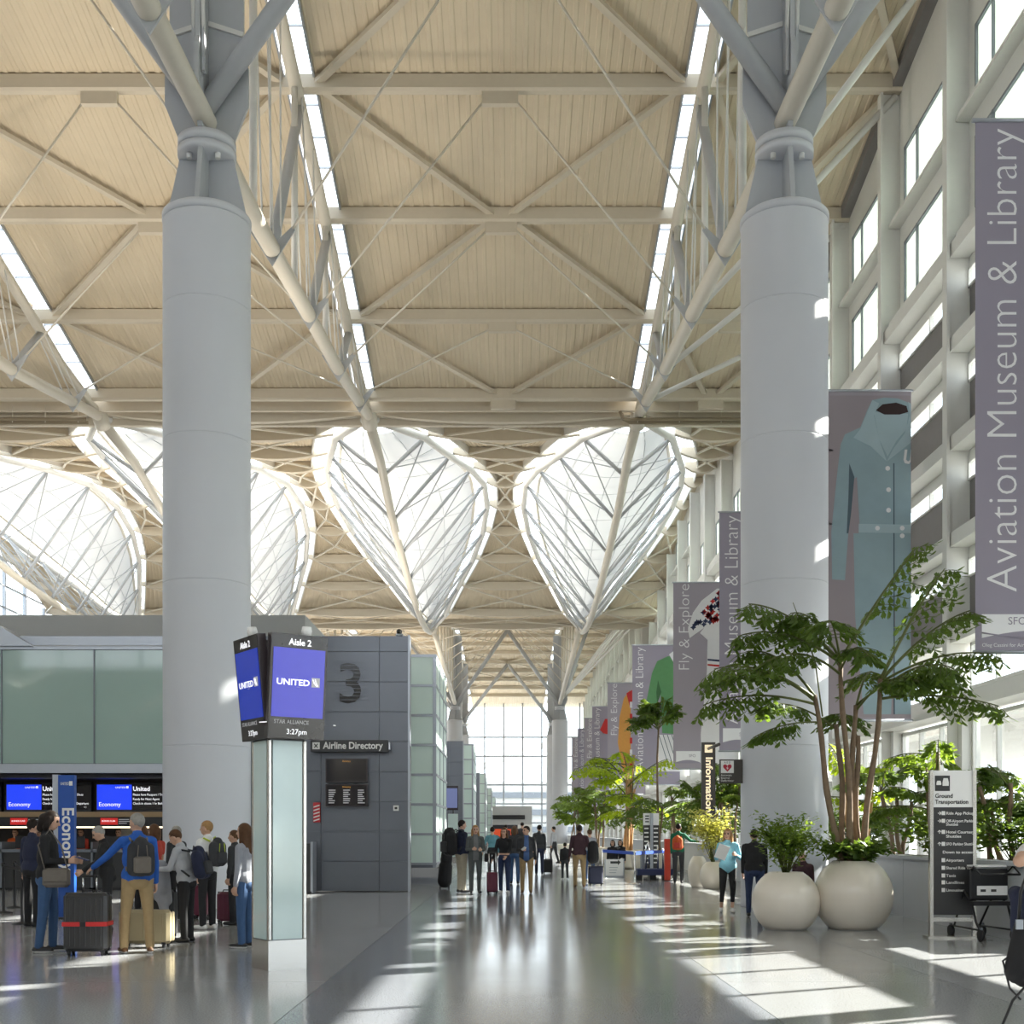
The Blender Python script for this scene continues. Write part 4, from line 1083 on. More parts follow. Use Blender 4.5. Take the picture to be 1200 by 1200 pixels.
def bowl(px, pyb, w, hz, Y, label):
    q = P(px, 0, Y); r = w/2*Y/FPX
    t = thing('planter_bowl', label, 'planter', (q.x, Y, 0), group='round cream planter bowls')
    h = hz*Y/FPX
    prof = []
    for i in range(15):
        a = -0.95 + (1.02+0.95)*i/14
        prof.append((r*cos(a), h*(sin(a)-sin(-0.95))/(sin(1.02)-sin(-0.95))))
    rt, zt = prof[-1]
    prof += [(rt*0.96, zt+0.012), (rt*0.90, zt+0.005), (rt*0.88, zt-0.08)]
    MB().lathe([(0.01, 0)]+prof, 44).build('bowl', 'pot_cream', t)
    MB().lathe([(rt*0.89, zt-0.05), (0.01, zt-0.03)], 24, caps=False).build('soil', 'soil', t)
    return t, Vector((q.x, Y, zt-0.05)), rt
YB1 = floorY(1092)-0.0
b1, s1, r1 = bowl(921, 1092, 79, 66, YB1+0.55, 'smaller round cream planter bowl in front of the right column')
b2, s2, r2 = bowl(1000, 1090, 91, 79, YB1+0.62, 'larger round cream planter bowl holding the tall palm')
b3, s3, r3 = bowl(818, 1041, 24, 36, floorY(1041)+0.6, 'left planter bowl of the distant pair behind the person in light blue')
b4, s4, r4 = bowl(836, 1042, 32, 31, floorY(1042)+0.3, 'right planter bowl of the distant pair behind the person in light blue')
# main fishtail palm
rng = random.Random(11)
tr = [(-0.22,-0.02,-0.42,0.05,2.75), (-0.06,-0.1,-0.16,0.0,3.3), (0.02,0.08,0.05,0.1,2.6), (0.14,-0.05,0.28,-0.05,3.0), (0.08,0.02,0.02,0.15,2.1), (-0.12,0.1,-0.05,0.2,2.3)]
fr = []
for (ti, u, az, ln, rise, droop) in [(1,.98,178,1.75,38,.42),(1,.99,165,1.9,50,.36),(0,.97,200,1.9,30,.35),(0,.92,172,1.6,18,.30),(0,.8,190,0.95,2,.25),
        (1,.95,120,1.5,52,.4),(1,.97,250,1.5,45,.45),(2,.98,60,1.5,50,.4),(3,.98,10,2.0,48,.28),(3,.97,-12,1.7,32,.34),(3,.94,30,1.5,22,.34),(3,.85,0,1.6,8,.2),(3,.9,-50,1.4,35,.45),
        (2,.95,-60,1.4,45,.5),(4,.95,90,1.3,45,.4),(1,.9,215,1.5,30,.45),(5,.95,150,1.4,40,.4),(1,1.0,5,2.1,58,.16),(2,1.0,-25,1.5,40,.4),(1,.93,-85,1.2,40,.6),(0,.99,150,1.7,55,.45),(3,.99,20,2.1,62,.2),(1,1,195,1.5,60,.5),(0,.95,185,1.9,40,.5)]:
    fr.append((ti, u, az+rng.uniform(-6,6), ln, rise, droop))
fr = [(a, b, c, d*1.3, e, f) for a, b, c, d, e, f in fr]
pm = palm('fishtail_palm', 'tall fishtail palm with several bare trunks in the larger bowl', s2, tr, fr, 4, 'leaf_deep', 0.155, 10, 8, 0.055)
MB().tube([Vector((-0.5,0,2.4)), Vector((-0.62,0,3.3)), Vector((-0.98,0,4.25))], [0.014, 0.012, 0.006], 6).build('bare_spike', 'stem_green', pm)
def shrub(name, label, loc, R0, Hh, n, leaf, seed, lsz=0.06, stems=9, cat='shrub', group=None, flat_=0.0):
    rnd = random.Random(seed); t = thing(name, label, cat, loc, group=group); lf = MB(); st = MB()
    for i in range(stems):
        az = rnd.uniform(0, 2*pi); rr = R0*rnd.uniform(0.25, 0.95)
        pts = [Vector((0.05*cos(az)*i/stems, 0.05*sin(az), 0)), Vector((0.45*rr*cos(az), 0.45*rr*sin(az), Hh*rnd.uniform(0.4, 0.6))), Vector((rr*cos(az), rr*sin(az), Hh*rnd.uniform(0.6, 1.0)))]
        st.tube(pts, [0.012, 0.009, 0.004], 5)
        for j in range(n//stems):
            u = rnd.uniform(0.25, 1.05); p = pts[1].lerp(pts[2], (u-0.4)/0.6) if u > 0.4 else pts[0].lerp(pts[1], u/0.4)
            p = p + Vector((rnd.gauss(0, R0*0.16), rnd.gauss(0, R0*0.16), rnd.gauss(0, Hh*0.07)))
            d = Vector((rnd.gauss(0,1), rnd.gauss(0,1), rnd.uniform(-0.7, 0.5)))
            leaflet(lf, p, d, Vector((rnd.gauss(0,.4), rnd.gauss(0,.4), 1)), lsz*rnd.uniform(0.7, 1.3), lsz*0.5, 0)
    o = lf.build('foliage', leaf, t, fixn=False); o['kind'] = 'stuff'
    s_ = st.build('stems', 'stem_green', t, fixn=False); s_['kind'] = 'stuff'
    return t
shrub('bowl_shrub', 'airy light green shrub in the smaller bowl', s1, 0.62, 0.95, 2600, 'leaf_mid', 2, 0.085, 22)
shrub('underplanting', 'dark glossy underplanting spilling round the palm trunks', s2, 0.60, 0.42, 1500, 'leaf_deep', 8, 0.15, 18)
shrub('bowl_shrub', 'sunlit yellow green shrub in the distant pair of bowls', s4, 0.75, 1.5, 1500, 'leaf_pale', 5, 0.12, 14)
# planted bed along the windows
beds = [  # px, base depth, height, leaf, kind label
    (1075, 21.5, 2.9, 'leaf_mid', 'leaning palm between the transport sign and the big palm'),
    (1050, 25.0, 2.6, 'leaf_deep', 'dark low palm under the windows behind the larger bowl'),
    (1175, 20.0, 2.2, 'leaf_deep', 'palm frond plant behind the luggage trolley by the window'),
    (1010, 29.5, 3.6, 'leaf_bright', 'bright young palm behind the big palm trunks'),
    (842, 46.0, 4.2, 'leaf_deep', 'dark spreading palm left of the information sign'),
    (770, 47.0, 6.6, 'leaf_deep', 'tall slender palm in front of the green sweater banner'),
    (735, 52.0, 6.0, 'leaf_bright', 'tall sunlit yellow green palm with red brown canes'),
    (790, 58.0, 3.9, 'leaf_mid', 'broad mid green palm beside the distant sign pylon'),
    (705, 62.0, 4.2, 'leaf_mid', 'loose green palm at the left end of the planting'),
    (866, 45.0, 3.8, 'leaf_mid', 'palm half hidden behind the right column'),
    (672, 78.0, 4.6, 'leaf_mid', 'small distant palm beside the far column')]
for i, (px, Y, h, leaf, lab) in enumerate(beds):
    rnd = random.Random(40+i); q = P(px, 0, Y)
    n = 3 if h < 4 else 5
    canes = [(rnd.uniform(-.25,.25), rnd.uniform(-.25,.25), rnd.uniform(-.3,.3), rnd.uniform(-.3,.3), h*rnd.uniform(0.45, 0.72)) for _ in range(n)]
    if i == 5: canes = [(0, 0, 0.05, 0, h*0.78), (0.1, 0.1, 0.1, 0, h*0.3)]
    fr = []
    for j in range(10 if h < 4 else 17):
        fr.append((rnd.randrange(n), rnd.uniform(0.55, 1.0), rnd.uniform(0, 360), h*rnd.uniform(0.32, 0.5), rnd.uniform(5, 60), rnd.uniform(0.2, 0.45)))
    if i == 5: fr = [(0, rnd.uniform(.93, 1), rnd.uniform(0, 360), 1.5, rnd.uniform(15, 75), 0.3) for _ in range(14)] + [(1, rnd.uniform(.5, 1), rnd.uniform(0, 360), 2.4, 25, 0.3) for _ in range(8)]
    x = max(q.x, 7.9) if q.x > 6.8 else q.x
    z = 0.93 if x > 7.46 else 0.0
    palm('bed_palm', lab, (x, Y, z), canes, fr, 60+i, leaf, 0.13+0.0018*Y, 8, 6, 0.05 if i != 6 else 0.07, group='palms along the window bed', bark='cane_tan' if i in (6, 3) else 'bark')
for i, (px, Y) in enumerate(((1055, 23.2), (1085, 22.0), (1020, 31), (960, 40), (900, 47), (850, 57), (800, 68), (765, 80), (1130, 19.5))):
    q = P(px, 0, Y)
    shrub('hedge_shrub', 'low dark shrub in the window bed, %s' % ['beside the larger bowl', 'left of the transport sign', 'behind the palm trunks', 'behind the right column', 'second behind the right column', 'right of the information sign', 'behind the green jacket', 'furthest along the bed', 'behind the transport sign'][i], (max(q.x, 8.2), Y, 0.93), 1.0+0.012*Y, 0.9+0.012*Y, 900, 'leaf_deep' if i % 2 == 0 else 'leaf_mid', 90+i, 0.12+0.0018*Y, 14, group='low shrubs in the window bed')
# free-standing tubs under the mid-hall palms
for i in (4, 5, 6, 7, 8, 10):
    px, Y, h, leaf, lab = beds[i]; q = P(px, 0, Y)
    if q.x < 7.2:
        tb = thing('planter_tub', ['', '', '', '', 'pale planter tub of the dark spreading palm', 'pale planter tub of the tall slender palm', 'pale planter tub of the sunlit palm', 'pale planter tub beside the sign pylon', 'pale planter tub at the left end', '', 'pale planter tub by the far column'][i], 'planter', (q.x, Y, -0.0), group='pale planter tubs under the palms')
        MB().lathe([(0.75, 0), (0.95, 0.1), (1.05, 0.75), (1.0, 0.8), (0.9, 0.78), (0.88, 0.6), (0.01, 0.6)], 28).build('tub', 'pot_cream', tb)
        [o for o in bpy.data.objects if o.get('label') == lab][0].location.z = 0.6

# ================================================================== SIGNS AND GEAR ON THE RIGHT
YS = floorY(1099)
qs = P(1116, 0, YS)
sg = thing('transport_sign', 'free standing dark sign panel headed Ground Transportation', 'sign', (qs.x, YS, 0), R(-4))
k_ = YS/FPX; SW = 24.5*k_; zt = CAMH+(975-903)*k_; zh = CAMH+(975-946)*k_; zb = CAMH+(975-1072)*k_
MB().box(-SW, SW, -0.03, 0.03, zb, zh).build('dark_panel', 'sign_dark', sg)
MB().box(-SW, SW, -0.03, 0.03, zh, zt).build('white_header', 'white', sg)
for s in (-1, 1):
    MB().box(s*SW-0.025, s*SW+0.025, -0.05, 0.05, 0.03, zt+0.005).build('side_post', 'stainless', sg)
MB().box(-SW, SW, -0.03, 0.03, zb-0.10, zb-0.04).build('cross_rail', 'stainless', sg)
MB().box(-SW-0.08, SW+0.08, -0.16, 0.16, 0, 0.03).build('base_plate', 'stainless', sg)
MB().box(-SW+0.05, -SW+0.05+17*k_, -0.034, -0.03, zt-24*k_, zt-6*k_).build('pictogram_plate', 'sign_dark', sg)
def carpic(x, z, w, h):
    c = MB().prism([(x, z), (x+w, z), (x+w, z+h*0.45), (x+w*0.85, z+h), (x+w*0.15, z+h), (x, z+h*0.45)], (0, -0.038, 0), (1,0,0), (0,0,1), (0, 0.003, 0)); c.build('pictogram', 'text_white', sg)
carpic(-SW+0.07, zt-17*k_, 5.5*k_, 5*k_); carpic(-SW+0.07+7*k_, zt-18*k_, 7*k_, 9*k_)
text('lettering', 'Ground', 0.088, 'sign_dark', sg, (-SW+0.05, -0.034, zt-32*k_), FACE, 'LEFT', 0.001, width=20*k_, bold=0.002)
text('lettering', 'Transportation', 0.088, 'sign_dark', sg, (-SW+0.05, -0.034, zt-39*k_), FACE, 'LEFT', 0.001, width=38*k_, bold=0.002)
def arrow(x, z, up):
    m_ = MB(); s = 0.025
    d = (0, 1) if up else (1, 0)
    m_.bar((x-d[0]*s, -0.036, z-d[1]*s), (x+d[0]*s, -0.036, z+d[1]*s), 0.004, 0.010)
    for q in (-1, 1): m_.bar((x+d[0]*s, -0.036, z+d[1]*s), (x+(q*d[1]*s if up else 0), -0.036, z+(0 if up else q*s)), 0.004, 0.010)
    m_.build('arrow', 'text_white', sg)
rows = [('Ride App Pickup', 953, 37, 'r'), ('Off-Airport Parking', 962, 39, 'r'), ('Shuttles', 966, 16, None), ('Hotel Courtesy', 975, 37, 'u'), ('Shuttles', 980, 20, None), ('SFO Parking Shuttle', 989, 37, 'u'), ('Down to access', 998.5, 41, 'd'), ('Airporters', 1008, 24, 'i'), ('Shared Ride Vans', 1017, 37, 'i'), ('Taxis', 1026, 13, 'i'), ('Landlines', 1034, 24, 'i'), ('Limousines', 1043, 24, 'i')]
for s, y, w, kd in rows:
    z = CAMH+(975-y)*k_-0.02; x = -SW+0.045 + (13*k_ if kd != 'd' else 9*k_)
    text('lettering', s, 0.058, 'text_white', sg, (x, -0.033, z), FACE, 'LEFT', 0.001, width=w*k_*0.86, bold=0.001)
    if kd in ('r', 'u', 'i'): MB().box(x-5*k_, x-1*k_, -0.034, -0.03, z-0.008, z+0.05).build('icon', 'text_white', sg)
    if kd in ('r', 'u'): arrow(x-7.5*k_, z+0.02, kd == 'u')

# luggage trolley beside it
YT = floorY(1101)-0.1
qt = P(1160, 0, YT)
tl = thing('luggage_trolley', 'black luggage trolley with white advert card beside the transport sign', 'trolley', (qt.x, YT, 0), R(6))
zq = lambda y: CAMH+(975-y)*YT/FPX
MB().cbox((-0.02, 0, (zq(1018)+zq(1055))/2), 0.58, 0.05, zq(1018)-zq(1055), 0, None, 0.02).build('ad_panel', 'black', tl)
MB().box(-0.21, 0.25, -0.034, -0.026, zq(1049), zq(1038)).build('advert_card', 'white', tl)
for x in (-0.16, 0.0, 0.12): MB().box(x, x+0.08, -0.037, -0.034, zq(1045), zq(1042)).build('advert_print', 'sign_dark', tl)
MB().lathe([(0.03, 0), (0.042, 0), (0.042, 0.003), (0.03, 0.003)], 12).build('advert_emblem', 'sign_dark', tl)
tl.children[-1].rotation_euler = (R(90), 0, 0); tl.children[-1].location = (0.05, -0.036, zq(1043.5))
MB().box(-0.3, 0.26, -0.1, 0.05, zq(1061), zq(1056)).build('shelf', 'black', tl)
for s in (-1, 1):
    MB().tube([(s*0.27, 0.0, zq(1060)), (s*0.27, -0.12, zq(1080)), (s*0.25, -0.2, 0.16)], 0.018, 8).build('frame_leg', 'black', tl)
    MB().tube([(s*0.27, 0.0, zq(1060)), (s*0.24, 0.3, 0.7), (s*0.20, 0.7, 0.16)], 0.016, 8).build('frame_leg', 'black', tl)
    MB().tube([(s*0.27, 0.0, zq(1022)), (s*0.3, -0.1, zq(1015)), (s*0.3, -0.3, zq(1024))], 0.012, 8).build('handle_arm', 'black', tl)
    for (y) in (-0.22, 0.7):
        MB().tube([(s*0.25-0.02, y, 0.085), (s*0.25+0.02, y, 0.085)], 0.085, 16).build('wheel', 'black', tl)
        MB().bar((s*0.25, y, 0.085), (s*0.25, y, 0.2), 0.05, 0.03).build('fork', 'alu_dark', tl)
    MB().tube([(s*0.25, -0.2, 0.16), (s*0.22, 0.72, 0.16)], 0.014, 8).build('base_rail', 'black', tl)
MB().tube([(-0.30, -0.3, zq(1024)), (0.3, -0.3, zq(1024))], 0.016, 8).build('push_bar', 'black', tl)
MB().box(-0.2, 0.25, -0.02, 0.3, zq(1016), zq(1014)).build('basket_rim', 'white', tl)

# information blade sign and defibrillator sign on the right column
YI = 38.5
qi = P(830, 0, YI); ki = YI/FPX
inf = thing('information_sign', 'tall dark blade sign reading Information', 'sign', (qi.x, YI, 0))
MB().box(-8*ki, 8*ki, -0.06, 0.06, CAMH+(975-963)*ki, CAMH+(975-870)*ki).build('panel', 'sign_brown', inf)
MB().tube([(0, 0, 0), (0, 0, CAMH+12*ki)], 0.05, 10).build('post', 'sign_brown', inf)
MB().lathe([(0.25, 0), (0.25, 0.02), (0.05, 0.04)], 16).build('base', 'sign_brown', inf)
mat('sign_lit', (0.85, 0.75, 0.55), 0.4, emit=(1.0, 0.80, 0.5), es=0.5)
text('lettering', 'Information', 0.30, 'sign_lit', inf, (-3.0*ki, -0.065, CAMH+(975-887)*ki), (R(90), R(90), 0), 'LEFT', 0.001, width=64*ki, bold=0.008)
MB().box(-4.5*ki, 4.5*ki, -0.065, -0.06, CAMH+(975-882)*ki, CAMH+(975-873)*ki).build('pictogram_plate', 'sign_lit', inf)
MB().lathe([(0.05, 0), (0.075, 0), (0.075, 0.004), (0.05, 0.004)], 16).build('pictogram', 'sign_brown', inf)
inf.children[-1].rotation_euler = (R(90), 0, 0); inf.children[-1].location = (0, -0.066, CAMH+(975-877.5)*ki)
aed = thing('defibrillator_sign', 'small dark sign with a red heart on the right column', 'sign', P(856.5, 904, 25.5))
ka = 25.5/FPX
MB().box(-13.5*ka, 13.5*ka, -0.03, 0.03, -14*ka, 14*ka).build('panel', 'sign_brown', aed)
MB().box(-12*ka, 3*ka, -0.036, -0.03, -2*ka, 12.5*ka).build('white_plate', 'white', aed)
hp = [(0, -0.08), (0.085, 0.01), (0.09, 0.05), (0.06, 0.075), (0.025, 0.07), (0, 0.045), (-0.025, 0.07), (-0.06, 0.075), (-0.09, 0.05), (-0.085, 0.01)]
MB().prism(hp, (-4.5*ka, -0.040, 4*ka), (1,0,0), (0,0,1), (0, 0.003, 0)).build('heart', mat('heart_red', (0.45, 0.02, 0.05), 0.5), aed)
MB().prism([(0.01, 0.04), (-0.025, -0.01), (0.0, -0.005), (-0.01, -0.05), (0.025, 0.005), (0.0, 0.0)], (-4.5*ka, -0.044, 4*ka), (1,0,0), (0,0,1), (0, 0.003, 0)).build('bolt_mark', 'white', aed)
text('lettering', 'A E D', 0.055, 'sign_dark', aed, (-4.5*ka, -0.038, 9.3*ka), FACE, 'CENTER', 0.001)
for j, s in enumerate(('Automatic', 'External', 'Defibrillator')):
    text('lettering', s, 0.055, 'text_white', aed, (-12*ka, -0.033, -(5.5+3.2*j)*ka), FACE, 'LEFT', 0.001)
MB().box(13*ka, 13*ka+0.12, -0.02, 0.02, -0.08, 0.08).build('bracket', 'sign_brown', aed)
# distant pylon, white floor sign, blue platform, red board, blue belts
Yp = 43.0; kp = Yp/FPX
pyl = thing('sign_pylon', 'distant black and white directory pylon among the palms', 'sign', (P(763, 0, Yp).x, Yp, 0))
MB().box(-9*kp, 9*kp, 0, 0.1, 0.05, CAMH+(975-967)*kp).build('dark_panel', 'sign_dark', pyl); MB().box(-9*kp, 9*kp, 0, 0.1, CAMH+(975-967)*kp, CAMH+(975-953)*kp).build('white_header', 'white', pyl)
MB().box(-1.2*kp, 2*kp, -0.1, 0, 0.0, CAMH+(975-953)*kp).build('post', 'alu', pyl)
for j in range(9): MB().box(3*kp, 8*kp, -0.012, 0, CAMH+(975-970-5*j)*kp-0.05, CAMH+(975-970-5*j)*kp).build('text_row', 'text_white', pyl); MB().box(-8*kp, -3*kp, -0.012, 0, CAMH+(975-970-5*j)*kp-0.05, CAMH+(975-970-5*j)*kp).build('text_row', 'text_white', pyl)
for j in range(3): MB().box(-7*kp, -2.5*kp, -0.012, 0, CAMH+(975-957-3.3*j)*kp, CAMH+(975-955.6-3.3*j)*kp).build('icon', 'sign_dark', pyl)
Yw = floorY(1028)
fs = thing('floor_sign', 'white square floor sign with a dark arrow mark', 'sign', (P(720, 0, Yw).x, Yw, 0)); kw = Yw/FPX
MB().box(-11*kw, 11*kw, 0, 0.04, 0.05, 21*kw).build('board', 'white', fs); MB().box(-11.4*kw, 11.4*kw, -0.01, 0.05, 0, 0.05).build('foot_rail', 'alu', fs)
for s in (-1, 1): MB().box(s*11*kw-0.015, s*11*kw+0.015, -0.01, 0.05, 0, 21.5*kw).build('side_rail', 'alu', fs)
MB().prism([(-0.16, 0.0), (0.1, 0.0), (0.1, -0.06), (0.2, 0.05), (0.1, 0.13), (0.1, 0.08), (-0.16, 0.08)], (0.02, -0.012, 16*kw), (1,0,0), (0,0,1), (0, 0.004, 0)).build('arrow_mark', 'sign_dark', fs)
for j in range(3): MB().box(-6*kw, (4-j)*kw, -0.006, 0, (11-3*j)*kw, (11.7-3*j)*kw).build('text_row', 'alu', fs)
Yb = 40.0; kb = Yb/FPX
pf = thing('baggage_platform', 'low navy blue platform behind the blue belt barrier', 'platform', (P(765, 0, Yb).x, Yb, 0))
mat('navy', (0.02, 0.03, 0.10), 0.5)
MB().box(-20*kb, 22*kb, -0.5, 0.5, 0.16, 0.36).build('deck_plate', 'navy', pf)
for x in (-17, -1, 15): MB().box(x*kb-0.1, x*kb+0.1, -0.3, 0.3, 0, 0.16).build('foot', 'black', pf)
MB().tube([(-8*kb, 0, 0.36), (-8*kb, 0, 1.1), (-5*kb, 0, 1.25), (-4*kb, 0, 0.5)], 0.03, 8).build('hoop', 'chrome', pf)
MB().tube([(6*kb, 0, 0.36), (6*kb, 0, 1.1), (12*kb, 0, 1.0), (12*kb, 0, 0.36)], 0.03, 8).build('hoop', 'chrome', pf)
MB().box(-14*kb, -10*kb, -0.2, 0.2, 0.36, 0.95).build('grey_case', 'alu_dark', pf)
rb = thing('red_board', 'upright red board beside the person in green', 'board', (P(782, 0, 39).x, 39, 0))
MB().box(-0.09, 0.09, -0.1, 0.1, 0.02, 1.35).build('panel', mat('board_red', (0.5, 0.035, 0.01), 0.5), rb); MB().box(-0.14, 0.14, -0.16, 0.16, 0, 0.02).build('base', 'black', rb)
bp = []
for k, (px, Y) in enumerate(((706, 41.0), (744, 36.5), (786, 40.5))):
    bp.append((P(px, 0, Y).x, Y)); stanchion((bp[-1][0], Y, 0), ['steel post at the left end of the blue belt', 'steel post in the middle of the blue belt', 'steel post at the right end of the blue belt'][k], 'steel posts of the blue belt barrier', 'chrome', 1.0)
for k in range(2):
    be = MB().bar((*bp[k], 0.93), (*bp[k+1], 0.93), 0.008, 0.10).build('barrier_belt', mat('belt_blue', (0.01, 0.06, 0.40), 0.5)); tag(be, ['left length of bright blue barrier belt', 'right length of bright blue barrier belt'][k], 'barrier belt', 'blue barrier belts')
# ================================================================== PEOPLE
mat('skin', (0.56, 0.34, 0.24), 0.5, var=0.06, scale=10); mat('skin_dark', (0.20, 0.11, 0.07), 0.5); mat('eye', (0.02, 0.015, 0.012), 0.3); mat('lip', (0.36, 0.14, 0.12), 0.5)
mat('hair_black', (0.02, 0.014, 0.012), 0.5, var=0.3, scale=30, spec=0.15); mat('hair_brown', (0.10, 0.05, 0.025), 0.5, var=0.3, scale=30, spec=0.15); mat('hair_blond', (0.36, 0.21, 0.09), 0.5, var=0.3, scale=30, spec=0.15); mat('hair_grey', (0.30, 0.29, 0.27), 0.6, var=0.3, scale=30, spec=0.15)
def cloth(n, c): return mat('cloth_'+n, c, 0.85, var=0.14, scale=14, bump=0.25)
for n, c in dict(black=(0.012,0.012,0.014), charcoal=(0.035,0.036,0.04), jeans=(0.045,0.10,0.22), blue=(0.018,0.10,0.42), khaki=(0.34,0.24,0.12), grey=(0.30,0.31,0.35), lightgrey=(0.42,0.43,0.46), midgrey=(0.16,0.165,0.17), white=(0.75,0.75,0.75), red=(0.45,0.05,0.03), navy=(0.015,0.02,0.05), stone=(0.38,0.34,0.26), slate=(0.085,0.095,0.095), teal=(0.12,0.28,0.34), maroon=(0.05,0.022,0.03), green=(0.01,0.14,0.07), sky=(0.22,0.50,0.62), darkjeans=(0.02,0.035,0.09), shirtblue=(0.06,0.12,0.28), taupe=(0.16,0.14,0.12), plum=(0.07,0.015,0.03), orange=(0.55,0.10,0.02)).items(): cloth(n, c)
mat('shoe_black', (0.012,0.012,0.013), 0.5); mat('shoe_white', (0.75,0.75,0.74), 0.5); mat('shoe_brown', (0.16,0.075,0.03), 0.5); mat('sole_white', (0.75,0.75,0.74), 0.6)

def capsule(mb, a, b, ra, rb, n=10):
    a = Vector(a); b = Vector(b); d = b-a
    if d.length < 1e-5: d = Vector((0,0,0.001))
    dn = d.normalized(); u = Vector((0,0,1)) if abs(dn.z) < 0.9 else Vector((1,0,0)); x = dn.cross(u).normalized(); y = dn.cross(x)
    rings = [(a - dn*ra*cos(t), ra*sin(t)) for t in (0.35, 0.8, 1.25)] + [(a, ra), (b, rb)] + [(b + dn*rb*cos(t), rb*sin(t)) for t in (1.25, 0.8, 0.35)]
    vs = [c + (x*cos(2*pi*j/n)+y*sin(2*pi*j/n))*r for c, r in rings for j in range(n)]
    k = len(rings); fs = [(i*n+j, i*n+(j+1)%n, (i+1)*n+(j+1)%n, (i+1)*n+j) for i in range(k-1) for j in range(n)]
    fs += [tuple(reversed(range(n))), tuple((k-1)*n+j for j in range(n))]
    mb.add(vs, fs, 0, True)
def remesh(mb, vox, it=3):
    me = mb.mesh('tmp', 'skin'); o = bpy.data.objects.new('tmp', me); 
    TMPC.objects.link(o)
    r = o.modifiers.new('r', 'REMESH'); r.mode = 'VOXEL'; r.voxel_size = vox
    s = o.modifiers.new('s', 'SMOOTH'); s.factor = 0.5; s.iterations = it
    with bpy.context.temp_override(scene=TMPS, view_layer=TMPS.view_layers[0]):
        TMPS.view_layers[0].update(); dg = TMPS.view_layers[0].depsgraph
        out = bpy.data.meshes.new_from_object(o.evaluated_get(dg))
    bpy.data.objects.remove(o)
    return out
TMPS = bpy.data.scenes.new('workbench'); TMPC = TMPS.collection

